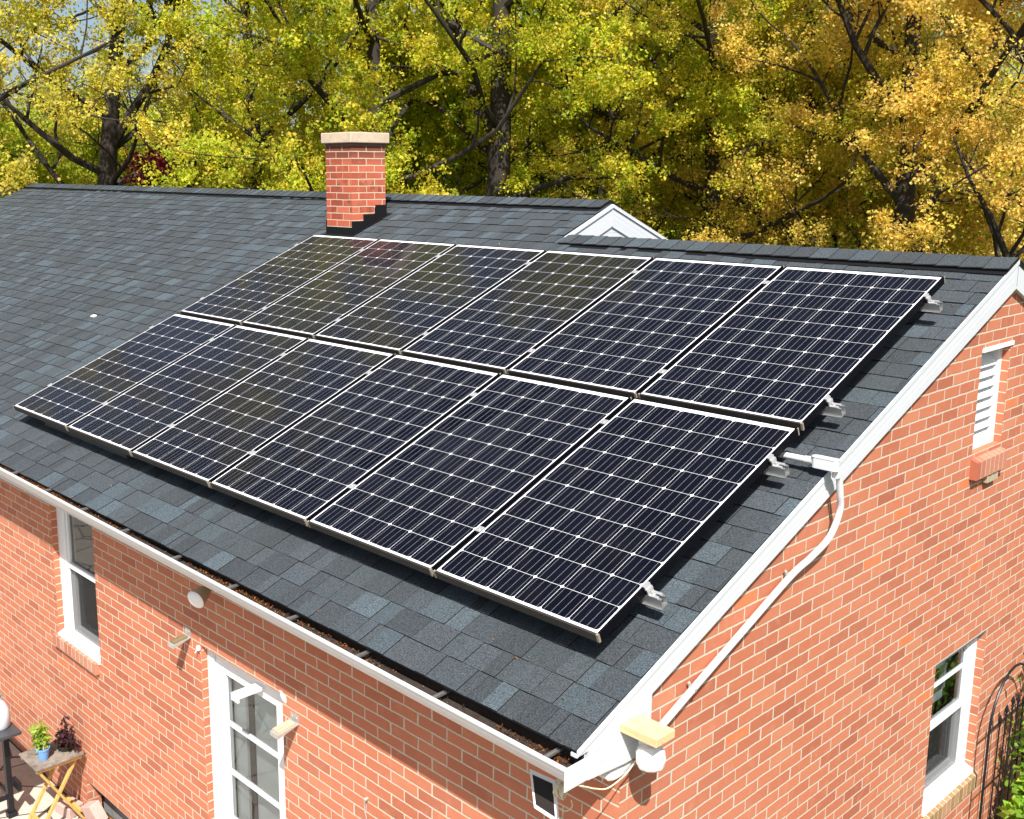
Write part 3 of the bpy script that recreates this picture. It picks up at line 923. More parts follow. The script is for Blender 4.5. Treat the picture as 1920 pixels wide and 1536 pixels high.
# the door -----------------------------------------------------------
u0, u1, z0, z1 = DOOR
mb = MB()
ya_ = YF + 0.045
mb.box(u0, u0 + 0.075, ya_, ya_ + 0.09, z0, z1); mb.box(u1 - 0.05, u1, ya_, ya_ + 0.09, z0, z1); mb.box(u0 + 0.075, u1 - 0.05, ya_ + 0.001, ya_ + 0.09, z1 - 0.05, z1)
mb.box(u0 + 0.02, u0 + 0.026, ya_ - 0.004, ya_, z0, z1 - 0.02)
door = hp(mb, 'door', M_trim)
mb = MB()
a, b, zt_ = u0 + 0.078, u1 - 0.053, z1 - 0.053
yd = ya_ + 0.018
ga, gb, gt = a + 0.105, b - 0.105, zt_ - 0.105
mb.box(a, ga, yd, yd + 0.045, z0, zt_); mb.box(gb, b, yd, yd + 0.045, z0, zt_)
mb.box(ga, gb, yd + 0.001, yd + 0.045, gt, zt_); mb.box(ga, gb, yd + 0.001, yd + 0.045, z0, z0 + 0.25)
for k in range(1, 5):
    zz = gt - k * 0.345
    mb.box(ga, gb, yd + 0.008, yd + 0.030, zz - 0.014, zz + 0.014)
hp(mb, 'door_leaf', M_trim, door)
mb = MB(); mb.quad((ga, yd + 0.020, z0 + 0.25), (gb, yd + 0.020, z0 + 0.25), (gb, yd + 0.020, gt), (ga, yd + 0.020, gt))
hp(mb, 'pane', M_glass, door)
mb = MB()                                             # what is seen through it: pale inner door, its frame, dark hall
mb.box(ga - 0.02, ga + 0.12, yd + 0.07, yd + 0.09, z0, z1)
mb.box(ga + 0.18, gb - 0.10, yd + 0.10, yd + 0.12, z0, gt + 0.02)
mb.box(ga + 0.18, gb + 0.02, yd + 0.122, yd + 0.135, z0, -1.98)
hp(mb, 'inner_door', M_curtain, door)
mb = MB().box(ga + 0.121, ga + 0.179, yd + 0.09, yd + 0.10, z0, gt + 0.05)
hp(mb, 'dark_strip', plain('dark_brown_strip', (0.05, 0.035, 0.03), 0.7), door)
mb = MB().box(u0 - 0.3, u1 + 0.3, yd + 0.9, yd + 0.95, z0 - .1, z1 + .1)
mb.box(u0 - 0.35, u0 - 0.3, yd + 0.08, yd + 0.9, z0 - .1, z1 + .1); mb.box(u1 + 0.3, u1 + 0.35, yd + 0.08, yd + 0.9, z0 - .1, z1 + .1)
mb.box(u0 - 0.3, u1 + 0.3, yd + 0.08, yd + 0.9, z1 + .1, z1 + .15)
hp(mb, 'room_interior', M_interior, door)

# pale mortar patch beside the door head, two wire anchors
mb = MB()
pp = [(0.0, 0.028), (0.022, 0.034), (0.048, 0.020), (0.070, 0.012), (0.074, -0.020), (0.060, -0.036), (0.035, -0.030), (0.012, -0.010)]
mb.add([(-2.335 + a, YF - 0.002, -1.150 + b) for a, b in pp], [tuple(range(len(pp)))[::-1]])
hp(mb, 'mortar_patch', M_patch)

# ------------------------------------------------------------------ SOLAR ARRAY
PX, PY = PW + 0.0339, PH + 0.0545
rotR = Matrix((XH, VH, NH)).transposed().to_euler()
def panel_origin(c, r): return RP(-c * PX - PW, r * PY, D)     # panel top plane, lower left corner of the laminate
L_ = 0.0085
mb = MB()
def pbar(mb, x0, x1, y0, y1, z0=-0.040, z1=0.0): mb.box(x0, x1, y0, y1, z0, z1)
proto = thing('solar_panel', 'x', 'solar panel')
mb = MB()
pbar(mb, -L_, 0.004, 0.003, PH - 0.003); pbar(mb, PW - 0.004, PW + L_, 0.003, PH - 0.003); pbar(mb, -L_, PW + L_, PH - 0.003, PH + L_)
fr = mb.build('frame', M_frame, proto)
mb = MB(); pbar(mb, -L_ + 0.012, PW + L_ - 0.012, -L_, 0.003, -0.0400, 0.0)
fe = mb.build('lower_frame_edge', M_frontdirt, proto)
mb = MB(); pbar(mb, -L_ - 0.0003, -L_ + 0.012, -L_ - 0.0004, 0.0030, -0.0403, 0.0004)
mb.build('frame_corner', M_cut, proto)
mb = MB(); pbar(mb, PW + L_ - 0.012, PW + L_ + 0.0003, -L_ - 0.0004, 0.0030, -0.0403, 0.0004)
mb.build('frame_corner', M_cut, proto)
mb = MB(); mb.box(PW + L_ - 0.004, PW + L_ + 0.0004, PH + L_ - 0.010, PH + L_ + 0.0004, -0.040, 0.0004)
mb.build('frame_corner', M_cut, proto)
mb = MB(); mb.box(0, PW, 0, PH, -0.006, -0.0012)
mb.build('cell_sheet', M_cell, proto)
rowname = ['lower', 'upper']
ordn = {0: 'rightmost', 1: 'second from the right', 2: 'third from the right', 3: 'third from the left', 4: 'second from the left', 5: 'leftmost'}
extra = {(0, 0): ' nearest the gutter corner', (1, 0): ' beside the ridge and rake board', (1, 5): ' right below the chimney', (0, 5): ' farthest out on the open roof'}
for r in (0, 1):
    for c in range(6):
        o = proto if (r, c) == (0, 0) else copy_tree(proto)
        o.location = panel_origin(c, r)
        o.rotation_euler = rotR
        lab = '%s black framed solar panel in the %s row%s' % (ordn[c], rowname[r], extra.get((r, c), ''))
        tag(o, lab, 'solar panel', 'solar panels laid out in two rows on the roof')

# rails, feet, clamps
RV = [0.342, 1.385, 1.953, 3.115]
rail0 = thing('mounting_rail', 'x', 'rail')
mb = MB()
xl, xr = -6.16 + 0, 0.087
# C section rail, local origin at its right end, x along the rail, y up-slope, z normal
Lr = xr - xl
for (y0, y1, z0, z1) in ((-0.020, -0.017, -0.045, 0.0), (0.017, 0.020, -0.045, 0.0), (-0.017, 0.017, -0.045, -0.042), (-0.017, -0.007, -0.003, 0.0), (0.007, 0.017, -0.003, 0.0), (-0.030, -0.020, -0.050, -0.046), (-0.03, 0.020, -0.0500, -0.0455)):
    mb.box(-Lr, 0, y0, y1, z0, z1)
mb.build('rail_profile', M_alu, rail0)
for fxp in (-0.45, -1.65, -2.85, -4.05, -5.25, -6.05):
    mb = MB(); mb.box(fxp - 0.025, fxp + 0.025, -0.036, -0.0305, -0.090, -0.005); mb.box(fxp - 0.025, fxp + 0.025, -0.085, -0.0305, -0.0935, -0.088)
    mb.lathe([(0.008, 0), (0.008, 0.008)], (fxp, -0.062, -0.088), (0, 0, 1), 6)
    mb.build('roof_foot', M_alu, rail0)
rl = ['lowest aluminium mounting rail under the lower panel row', 'second aluminium rail up, beside the roof conduit', 'third aluminium rail up, under the upper panel row', 'topmost aluminium rail, close to the ridge']
for i, v_ in enumerate(RV):
    o = rail0 if i == 0 else copy_tree(rail0)
    o.location = RP(xr, v_, D - 0.0405)
    o.rotation_euler = rotR
    tag(o, rl[i], 'rail', 'rails carrying the solar panels')

def end_clamp_mesh(side):
    mb = MB()
    s = side
    def b(x0, x1, y0, y1, z0, z1):
        mb.box(min(s * x0, s * x1), max(s * x0, s * x1), y0, y1, z0, z1)
    b(-0.012, 0.006, -0.020, 0.020, 0.001, 0.0055)
    b(0.002, 0.0075, -0.020, 0.020, -0.008, 0.001)
    b(0.0040, 0.016, -0.020, 0.020, -0.014, -0.008)
    b(0.012, 0.018, -0.020, 0.020, -0.0395, -0.014)
    b(0.012, 0.062, -0.020, -0.005, -0.040, -0.0350); b(0.012, 0.062, 0.005, 0.020, -0.040, -0.0350); b(0.012, 0.040, -0.005, 0.005, -0.040, -0.0350)
    mb.lathe([(0.007, -0.035), (0.007, -0.027)], (s * 0.028, 0, 0), (0, 0, 1), 6)
    return mb
def mid_clamp_mesh():
    mb = MB()
    mb.box(-0.019, 0.019, -0.020, 0.020, 0.001, 0.0045)
    mb.box(-0.0065, 0.0065, -0.018, 0.018, -0.040, 0.001)
    mb.lathe([(0.0065, 0.0045), (0.0065, 0.010)], (0, 0, 0), (0, 0, 1), 6)
    return mb
erc = end_clamp_mesh(1).build('end_clamp', M_clamp); elc = end_clamp_mesh(-1).build('end_clamp', M_clamp); mcl = mid_clamp_mesh().build('mid_clamp', M_clamp)
rn = ['lowest', 'second lowest', 'second highest', 'highest']
for i, v_ in enumerate(RV):
    o = erc if i == 0 else erc.copy()
    if i: COL.objects.link(o)
    o.location = RP(L_, v_, D); o.rotation_euler = rotR
    tag(o, 'stepped silver end clamp on the %s rail, right edge of the panels' % rn[i], 'clamp', 'end clamps gripping the outer panels')
    o = elc if i == 0 else elc.copy()
    if i: COL.objects.link(o)
    o.location = RP(-5 * PX - PW - L_, v_, D); o.rotation_euler = rotR
    tag(o, 'silver end clamp on the %s rail, left edge of the panels' % rn[i], 'clamp', 'end clamps gripping the outer panels')
    for k in range(5):
        o = mcl if (i == 0 and k == 0) else mcl.copy()
        if not (i == 0 and k == 0): COL.objects.link(o)
        o.location = RP(-k * PX - PW - (PX - PW) / 2, v_, D); o.rotation_euler = rotR
        gap = ['first', 'second', 'third', 'fourth', 'fifth'][k]
        tag(o, 'small silver clamp on the %s rail in the %s panel gap from the right' % (rn[i], gap), 'clamp', 'mid clamps between neighbouring panels')

# ------------------------------------------------------------------ conduit
cond = thing('conduit', 'white plastic conduit running from the panels over the rake and down the gable', 'pipe', (0.2, 1.5, 0.4))
def loc_build(mb, name, mat, root, **kw):
    o = mb.build(name, mat, None, **kw); o.parent = root
    o.matrix_parent_inverse = Matrix.Translation(-Vector(root.location))
    return o
p0 = RP(-0.20, 1.555, 0.075); p1 = RP(0.085, 1.555, 0.075)
mb = MB().tube([p0, p1], 0.0165, 16); mb.tube([p1, RP(0.125, 1.555, 0.078)], [0.0195, 0.0195], 16)
loc_build(mb, 'roof_pipe', M_pvc, cond, smooth=True)
mb = MB()                                              # elbow box with rounded ends
cy, cz = p1.y, p1.z + 0.002
poly = []
for k in range(9):
    a = math.pi / 2 + math.pi * k / 8; poly.append((0.143 + 0.020 * math.cos(a), 0.024 * math.sin(a)))
for k in range(9):
    a = -math.pi / 2 + math.pi * k / 8; poly.append((0.235 + 0.024 * math.cos(a), 0.024 * math.sin(a)))
n = len(poly)
vs = [(x, cy + y, cz - 0.030) for x, y in poly] + [(x, cy + y, cz + 0.022) for x, y in poly]
mb.add(vs, [tuple(range(n))[::-1], tuple(range(n, 2 * n))] + [(i, (i + 1) % n, n + (i + 1) % n, n + i) for i in range(n)])
loc_build(mb, 'junction_box', M_pvc, cond, bevel=0.003)
mb = MB()
vs = [(x * 1.0 + (x - 0.19) * 0.05, cy + y * 1.08, cz + 0.0225) for x, y in poly] + [(x + (x - 0.19) * 0.05, cy + y * 1.08, cz + 0.028) for x, y in poly]
mb.add(vs, [tuple(range(n))[::-1], tuple(range(n, 2 * n))] + [(i, (i + 1) % n, n + (i + 1) % n, n + i) for i in range(n)])
loc_build(mb, 'box_lid', M_pvc, cond, bevel=0.0015)
def bez(pts, m=8):
    out = []
    P = [Vector(p) for p in pts]
    for i in range(len(P) - 1):
        a = P[max(i - 1, 0)]; b = P[i]; c = P[i + 1]; d = P[min(i + 2, len(P) - 1)]
        for k in range(m):
            t = k / m
            out.append(0.5 * ((2 * b) + (c - a) * t + (2 * a - 5 * b + 4 * c - d) * t * t + (3 * b - a - 3 * c + d) * t ** 3))
    out.append(P[-1]); return out
path = [(0.232, 1.51, cz - 0.03), (0.232, 1.535, 0.44), (0.228, 1.575, 0.33), (0.220, 1.600, 0.235), (0.205, 1.545, 0.110), (0.190, 1.40, 0.035), (0.180, 1.235, -0.020), (0.176, 0.85, -0.178), (0.176, 0.452, -0.338), (0.176, 0.24, -0.425), (0.176, 0.12, -0.475)]
mb = MB().tube(bez(path), 0.0165, 16); mb.tube([(0.232, 1.51, cz - 0.029), (0.232, 1.515, cz - 0.068)], 0.0205, 16)
loc_build(mb, 'wall_pipe', M_pvc, cond, smooth=True)
for (y, z) in ((1.225, -0.024), (0.452, -0.338)):
    mb = MB(); d = Vector((0, -0.925, -0.38)).normalized()
    c = Vector((0.176, y, z))
    mb.tube([c - d * 0.007, c + d * 0.007], 0.0195, 14)
    nrm = Vector((0, -0.38, 0.925))
    mb.obox(c + nrm * 0.025 + Vector((-0.012, 0, 0)), (1, 0, 0), d, nrm, (0.003, 0.007, 0.012))
    mb.lathe([(0.005, 0), (0.005, 0.004)], c + nrm * 0.030 + Vector((-0.009, 0, 0)), (1, 0, 0), 6)
    loc_build(mb, 'pipe_strap', M_galv, cond)

# ------------------------------------------------------------------ things fixed at the near corner
o = MB().box(0.1825, 0.358, -0.064, 0.060, -0.344, -0.309).build('wood_block', M_wood, bevel=0.0015, loc=(0.183, 0, -0.33))
tag(o, 'short raw pine block sticking out of the white rake end below the conduit', 'wood block')
fl = thing('flood_light', 'large round white flood lamp hanging under the pine block', 'lamp', (0.27, 0.02, -0.36))
mb = MB().box(0.235, 0.300, -0.012, 0.045, -0.398, -0.3455)
loc_build(mb, 'mount_box', M_galv, fl, bevel=0.004)
mb = MB().lathe([(0.030, -0.012), (0.048, 0.0), (0.061, 0.022), (0.063, 0.060), (0.052, 0.088), (0.030, 0.098)], (0.270, 0.018, -0.402), (0.22, -0.12, -0.95), 9)
loc_build(mb, 'lamp_shell', M_bulb, fl, bevel=0.006)
pir = thing('motion_sensor', 'small white oblong sensor head tucked under the box end of the eave', 'sensor', (0.14, -0.03, -0.52))
mb = MB(); pts = []
for k in range(17):
    a = 2 * math.pi * k / 16
    pts.append((0.055 * math.cos(a) * 1.0 + (0.035 if math.cos(a) > 0 else -0.035), 0.026 * math.sin(a)))
pts = pts[:16]; n = 16
vs = [(0.080, -0.02 + a, -0.545 + b) for a, b in pts] + [(0.158, -0.02 + a, -0.545 + b) for a, b in pts] + [(0.164, -0.02 + a * 0.9, -0.545 + b * 0.8) for a, b in pts]
mb.add(vs, [tuple(range(n))[::-1], tuple(range(2 * n, 3 * n))] + [(i, (i + 1) % n, n + (i + 1) % n, n + i) for i in range(n)] + [(n + i, n + (i + 1) % n, 2 * n + (i + 1) % n, 2 * n + i) for i in range(n)])
loc_build(mb, 'sensor_head', M_ceram, pir, smooth=True)
mb = MB().box(0.10, 0.13, -0.04, -0.01, -0.522, -0.503)
loc_build(mb, 'sensor_arm', M_ceram, pir)
mb = MB().tube(bez([(0.17, -0.325, -0.478), (0.18, -0.27, -0.505), (0.19, -0.223, -0.528), (0.20, -0.155, -0.549), (0.20, -0.051, -0.537), (0.205, 0.0, -0.505), (0.22, 0.03, -0.46), (0.25, 0.03, -0.40)]), 0.0032, 8)
tag(mb.build('cable', M_cord, smooth=True), 'thin cream cable looping below the eave box to the flood lamp', 'cable')
# small solar light panel and its coiled cable
sp_ = thing('small_solar_panel', 'small white framed solar light panel hanging under the gutter corner', 'solar panel', (-0.07, -0.24, -0.66))
A = Vector((-0.184, -0.20, -0.612)); B_ = Vector((-0.038, -0.20, -0.602)); C_ = Vector((0.058, -0.285, -0.722)); D_ = Vector((-0.079, -0.285, -0.712))
ux = (B_ - A).normalized(); uy = (D_ - A); uy = (uy - ux * uy.dot(ux)).normalized(); uy = Vector((D_ - A)).normalized(); un = ux.cross(uy).normalized()
if un.y > 0: un = -un
cen = (A + B_ + C_ + D_) / 4
def skewbox(mb, A, B, C, D, n_, t0, t1, col=None):
    vs = [p + n_ * t0 for p in (A, B, C, D)] + [p + n_ * t1 for p in (A, B, C, D)]
    mb.add(vs, [(0, 1, 2, 3), (7, 6, 5, 4), (0, 4, 5, 1), (1, 5, 6, 2), (2, 6, 7, 3), (3, 7, 4, 0)], col)
mb = MB(); skewbox(mb, A, B_, C_, D_, un, -0.008, 0.0)
ins = lambda p: cen + (p - cen) * 1.0
loc_build(mb, 'panel_frame', M_ceram, sp_, bevel=0.003)
mb = MB()
q = [cen + (p - cen) * 0.76 for p in (A, B_, C_, D_)]
skewbox(mb, *q, un, 0.0005, 0.0025)
loc_build(mb, 'solar_cell', plain('dark_brown_cell', (0.020, 0.016, 0.014), 0.6, var=0.1, spec=0.2), sp_)
mb = MB(); mb.beam(cen - un * 0.008, cen - un * 0.008 + Vector((0.0, 0.10, 0.03)), 0.02, 0.02)
mb.beam(cen - un * 0.008 + Vector((0.0, 0.10, 0.03)), Vector((cen.x, YF - 0.001, cen.z + 0.035)), 0.025, 0.015)
loc_build(mb, 'mount_arm', M_ceram, sp_)
mb = MB()
for k in range(9):
    pts = []
    rr_ = 0.034 + 0.004 * math.sin(k * 2.1)
    cxk = 0.000 + 0.0045 * k
    for q_ in range(17):
        a = 2 * math.pi * q_ / 16
        pts.append((cxk + 0.010 * math.sin(a * 1 + k), -0.225 + rr_ * 0.7 * math.cos(a + 0.3 * k), -0.612 + rr_ * 0.9 * math.sin(a + 0.3 * k)))
    mb.tube(pts, 0.0034, 6, cap=False)
mb.tube(bez([(0.02, -0.165, -0.68), (0.03, -0.17, -0.705), (0.01, -0.19, -0.725), (-0.03, -0.22, -0.70)]), 0.003, 6)
tag(mb.build('cable_coil', M_cord, smooth=True), 'bundle of coiled cream cable hanging under the gutter end', 'cable')

# bulb lamp under the soffit
lb = thing('spot_lamp', 'bare reflector bulb in a dark socket under the gutter', 'lamp', (-2.86, -0.12, -0.60))
o_ = Vector((-2.918, -0.215, -0.682)); e_ = Vector((-2.965, -0.075, -0.640)); axd = (o_ - e_).normalized()
L0 = (o_ - e_).length
mb = MB().lathe([(0.026, -0.02), (0.028, 0.03), (0.042, 0.055), (0.060, L0 * 0.80), (0.063, L0 * 0.93)], e_, axd, 24)
loc_build(mb, 'bulb_cone', M_bulbcone, lb, smooth=True)
mb = MB().lathe([(0.062, 0.0), (0.058, 0.006), (0.040, 0.013), (0.015, 0.016)], o_ - axd * 0.012, axd, 24)
loc_build(mb, 'bulb_lens', M_bulb, lb, smooth=True)
mb = MB().lathe([(0.030, -0.06), (0.034, -0.05), (0.034, 0.002), (0.028, 0.006)], e_, axd, 16)
mb.tube([e_ - axd * 0.055, e_ + Vector((0.0, 0.055, 0.07)), (-2.93, -0.05, -0.502)], [0.022, 0.018, 0.02], 10)
loc_build(mb, 'socket', M_darkmetal, lb, smooth=True)

# small shelf brackets on the wall
def bracket(x, z, L, w, label, mat_board, drop=0.02, ydir=-1, top_h=0.07):
    t = thing('wall_bracket', label, 'bracket', (x, YF, z), 'small brackets on the front wall')
    mb = MB().box(x - w / 2, x + w / 2, YF - 0.004, YF - 0.001, z - 0.002, z + top_h)
    mb.add([(x - w / 2, YF - 0.002, z), (x + w / 2, YF - 0.002, z), (x + w / 2, YF - L, z - drop), (x - w / 2, YF - L, z - drop),
            (x - w / 2, YF - 0.002, z - 0.004), (x + w / 2, YF - 0.002, z - 0.004), (x + w / 2, YF - L, z - drop - 0.024), (x - w / 2, YF - L, z - drop - 0.024)],
           [(0, 3, 2, 1), (4, 5, 6, 7), (0, 1, 5, 4), (3, 7, 6, 2), (0, 4, 7, 3), (1, 2, 6, 5)])
    for k in (-1, 1):
        mb.lathe([(0.006, 0), (0.005, 0.004)], (x + k * w * 0.25, YF - 0.004, z + top_h * 0.6), (0, -1, 0), 6)
    loc_build(mb, 'metal_angle', M_galv, t)
    mb = MB()
    u_ = w / 2 - 0.008
    y0_, y1_ = YF - 0.02, YF - L + 0.012
    za_, zb_ = z + 0.001 - drop * 0.15, z + 0.001 - drop * 0.95
    mb.add([(x - u_, y0_, za_ + 0.012), (x + u_, y0_, za_ + 0.012), (x + u_, y1_, zb_ + 0.012), (x - u_, y1_, zb_ + 0.012), (x - u_, y0_, za_), (x + u_, y0_, za_), (x + u_, y1_, zb_), (x - u_, y1_, zb_)],
           [(0, 3, 2, 1), (4, 5, 6, 7), (0, 1, 5, 4), (3, 7, 6, 2), (0, 4, 7, 3), (1, 2, 6, 5)])
    loc_build(mb, 'board_insert', mat_board, t)
bracket(-3.385, -1.125, 0.135, 0.070, 'small galvanised bracket with a worn board, between front window and door', wood_mat('worn_board', (0.10, 0.07, 0.035), (0.20, 0.15, 0.08), 1), top_h=0.055)
bracket(-2.185, -1.265, 0.150, 0.080, 'small galvanised bracket with a light board, just right of the door', wood_mat('light_board', (0.36, 0.28, 0.19), (0.46, 0.38, 0.27), 1), top_h=0.05)
t = thing('door_bracket', 'white angled bracket sticking out from the top of the door frame', 'bracket', (-2.62, 0.0, -1.2), 'small brackets on the front wall')
mb = MB().box(-2.665, -2.585, ya_ - 0.165, ya_ - 0.001, -1.238, -1.214)
mb.box(-2.665, -2.585, ya_ - 0.180, ya_ - 0.165, -1.262, -1.214)
loc_build(mb, 'bracket_arm', M_ceram, t, bevel=0.004)
# hooks
for (x, z, lab) in ((-3.245, -1.165, 'tiny white clip at the top left corner of the door frame'), ):
    mb = MB().box(x - 0.012, x + 0.012, YF - 0.02, YF - 0.001, z - 0.012, z + 0.016)
    mb.tube([(x, YF - 0.012, z), (x - 0.012, YF - 0.03, z - 0.03)], 0.004, 6)
    tag(mb.build('wire_clip', M_ceram), lab, 'clip')
mb = MB().lathe([(0.010, 0), (0.010, 0.018), (0.006, 0.022)], (-1.520, YF - 0.001, -1.452), (0, -1, 0), 8)
mb.tube(bez([(-1.522, YF - 0.018, -1.455), (-1.530, YF - 0.014, -1.52), (-1.522, YF - 0.010, -1.58), (-1.545, YF - 0.015, -1.64), (-1.53, YF - 0.01, -1.75), (-1.54, YF - 0.02, -1.9)]), 0.0035, 6)
mb.tube(bez([(-1.522, YF - 0.014, -1.58), (-1.50, YF - 0.02, -1.62), (-1.53, YF - 0.02, -1.68), (-1.515, YF - 0.01, -1.78)]), 0.003, 6)
tag(mb.build('wall_anchor', M_galv), 'small wall anchor with twisted wire hanging on the brick right of the door', 'wire')

# ------------------------------------------------------------------ trellis and climbing shrub
TX = XG + 0.10
tr = thing('garden_trellis', 'black wrought iron arched trellis with spear tips leaning by the gable wall', 'trellis', (TX, 4.27, GZ))
mb = MB(); arc = []
yl, yr_, zc = 3.905, 4.637, -1.813
arc.append((TX, yl, GZ)); arc.append((TX, yl + 0.005, -2.4))
for k in range(13):
    a = math.pi - math.pi * k / 12
    arc.append((TX, 4.271 + 0.366 * math.cos(a), zc + 0.366 * math.sin(a)))
arc.append((TX, yr_, -2.4)); arc.append((TX, yr_, GZ))
mb.tube(arc, 0.0085, 8)
loc_build(mb, 'arch_frame', M_darkmetal, tr, smooth=True)
for z in (-1.803, -2.235, -2.75):
    mb = MB().tube([(TX, yl, z), (TX, yr_, z)], 0.006, 6); loc_build(mb, 'cross_rail', M_darkmetal, tr)
for i, (y, z) in enumerate(((4.055, -1.728), (4.162, -1.690), (4.268, -1.662), (4.374, -1.690), (4.480, -1.732))):
    mb = MB().tube([(TX + 0.012, y, GZ), (TX + 0.012, y, z - 0.05)], 0.0055, 6)
    mb.lathe([(0.006, -0.085), (0.011, -0.080), (0.011, -0.072), (0.006, -0.068), (0.007, -0.06), (0.016, -0.045), (0.010, -0.020), (0.0015, 0.0)], (TX + 0.012, y, z), (0, 0, 1), 6)
    loc_build(mb, 'spear_bar', M_darkmetal, tr)

def leaf_mesh(name, pts, size, cols, mat, parent=None, seed=1, droop=0.3, spread=0.05, aspect=0.62, rel=None, up=0.4):
    """many small folded leaves around given centres; pts (n,3), cols (n,3)"""
    rg = np.random.default_rng(seed)
    n = len(pts)
    pts = np.asarray(pts, dtype=np.float32)
    d = rg.normal(size=(n, 3)); d[:, 2] -= droop; d /= np.linalg.norm(d, axis=1, keepdims=True)
    nn = rg.normal(size=(n, 3)); nn[:, 2] += up * 2
    s_ = np.cross(d, nn); s_ /= (np.linalg.norm(s_, axis=1, keepdims=True) + 1e-6)
    up_ = np.cross(s_, d)
    sz = np.asarray(size, dtype=np.float32) * rg.uniform(0.65, 1.25, n)
    sz = sz[:, None]
    base = pts - d * sz * 0.5
    tip = pts + d * sz * 0.5 - up_ * sz * 0.10
    l = pts + s_ * sz * aspect * 0.5 + up_ * sz * 0.12 - d * sz * 0.08
    r = pts - s_ * sz * aspect * 0.5 + up_ * sz * 0.12 - d * sz * 0.08
    V = np.stack([base, l, tip, r], 1).reshape(-1, 3)
    idx = np.arange(n) * 4
    F = np.stack([idx, idx + 1, idx + 2, idx, idx + 2, idx + 3], 1).reshape(-1)
    me = bpy.data.meshes.new(name)
    me.vertices.add(4 * n); me.vertices.foreach_set('co', V.astype(np.float32).ravel())
    me.loops.add(6 * n); me.loops.foreach_set('vertex_index', F.astype(np.int32))
    me.polygons.add(2 * n)
    me.polygons.foreach_set('loop_start', np.arange(0, 6 * n, 3, dtype=np.int32))
    me.polygons.foreach_set('loop_total', np.full(2 * n, 3, dtype=np.int32))
    at = me.attributes.new('leafcol', 'FLOAT_COLOR', 'POINT')
    cc = np.ones((n, 4, 4), dtype=np.float32); cc[:, :, :3] = np.asarray(cols, dtype=np.float32)[:, None, :]
    at.data.foreach_set('color', cc.ravel())
    me.update(calc_edges=True)
    me.materials.append(mat)
    o = bpy.data.objects.new(name, me); COL.objects.link(o)
    if parent: o.parent = parent
    return o

def jitcols(base, n, rg, hv=0.18, bv=0.3):
    base = np.asarray(base, dtype=np.float32)
    k = rg.integers(0, len(base), n)
    c = base[k] * rg.uniform(1 - bv, 1 + bv, (n, 1))
    c = c * rg.uniform(1 - hv, 1 + hv, (n, 3))
    return np.clip(c, 0.002, 0.95)

def small_plant(root, stems, leaf_per, size, pal, seed, spread=0.03, parent_off=None, stem_r=0.003, droop=0.3):
    mb = MB(); P_ = []
    rg = np.random.default_rng(seed)
    for st in stems:
        b = bez(st, 6)
        mb.tube(b, [stem_r * (1 - 0.5 * i / len(b)) for i in range(len(b))], 5)
        for q in b[2:]:
            for _ in range(leaf_per): P_.append(Vector(q) + Vector(rg.normal(0, spread, 3)))
    loc_build(mb, 'stem', M_stem, root)
    o = leaf_mesh('foliage', np.array([tuple(p) for p in P_]), size, jitcols(pal, len(P_), rg), M_leaf, None, seed, droop, up=0.8)
    o.parent = root; o.matrix_parent_inverse = Matrix.Translation(-Vector(root.location))
sh = thing('climbing_shrub', 'leafy green shrub climbing through the iron trellis', 'shrub', (TX + 0.05, 4.4, GZ))
rg_ = random.Random(3)
st = []
for k in range(16):
    y = 4.28 + 0.55 * rg_.random(); x = TX + 0.03 + 0.15 * rg_.random()
    top_z = -1.35 - 0.75 * rg_.random() - (0.5 if y < 4.4 else 0)
    st.append([(TX + 0.05, 4.45, GZ), (x, y * 0.5 + 2.2, -2.9), (x + 0.05, y, (top_z - 2.6) / 2), (x + 0.02, y + rg_.uniform(-.1, .1), top_z)])
small_plant(sh, st, 7, 0.065, [(0.16, 0.30, 0.03), (0.22, 0.38, 0.04), (0.10, 0.20, 0.02), (0.30, 0.42, 0.06)], 5, 0.05)
st = [[(TX + 0.18 + 0.2 * rg_.random(), 4.1 + 0.5 * rg_.random(), GZ), (TX + 0.15, 4.2 + 0.4 * rg_.random(), -2.7), (TX + 0.12 + 0.1 * rg_.random(), 4.15 + 0.5 * rg_.random(), -2.32 - 0.2 * rg_.random())] for k in range(10)]
sh2 = thing('low_shrub', 'bright green low shrub at the foot of the iron trellis', 'shrub', (TX + 0.15, 4.3, GZ))
small_plant(sh2, st, 9, 0.085, [(0.26, 0.42, 0.04), (0.34, 0.50, 0.06), (0.18, 0.32, 0.03)], 9, 0.055)

# ------------------------------------------------------------------ patio corner: cart, tray table, pots
tb = thing('folding_tray_table', 'small folding table with yellow wooden legs and worn grey top', 'table', (-5.26, -0.24, GZ))
mb = MB().box(-5.43, -5.085, -0.440, -0.045, -2.700, -2.682)
loc_build(mb, 'tabletop', M_greyboard, tb, bevel=0.004)
for x in (-5.405, -5.112):
    mb = MB().box(x - 0.012, x + 0.012, -0.43, -0.06, -2.724, -2.7005)
    loc_build(mb, 'top_batten', M_yellowwood, tb)
for x, dx in ((-5.392, 0), (-5.125, 0)):
    s_ = 1 if x < -5.2 else -1
    mb = MB().beam((x, -0.42, -2.705), (x, -0.02 - 0.04, GZ + 0.01), 0.018, 0.030, (1, 0, 0)); loc_build(mb, 'leg', M_yellowwood, tb)
    mb = MB().beam((x + 0.020 * s_, -0.075, -2.705), (x + 0.020 * s_, -0.44, GZ + 0.01), 0.018, 0.030, (1, 0, 0)); loc_build(mb, 'leg', M_yellowwood, tb)
mb = MB().beam((-5.372, -0.40, -3.20), (-5.145, -0.40, -3.20), 0.028, 0.018); loc_build(mb, 'cross_bar', M_yellowwood, tb)
mb = MB().beam((-5.392, -0.09, -3.20), (-5.125, -0.09, -3.20), 0.028, 0.018); loc_build(mb, 'cross_bar', M_yellowwood, tb)
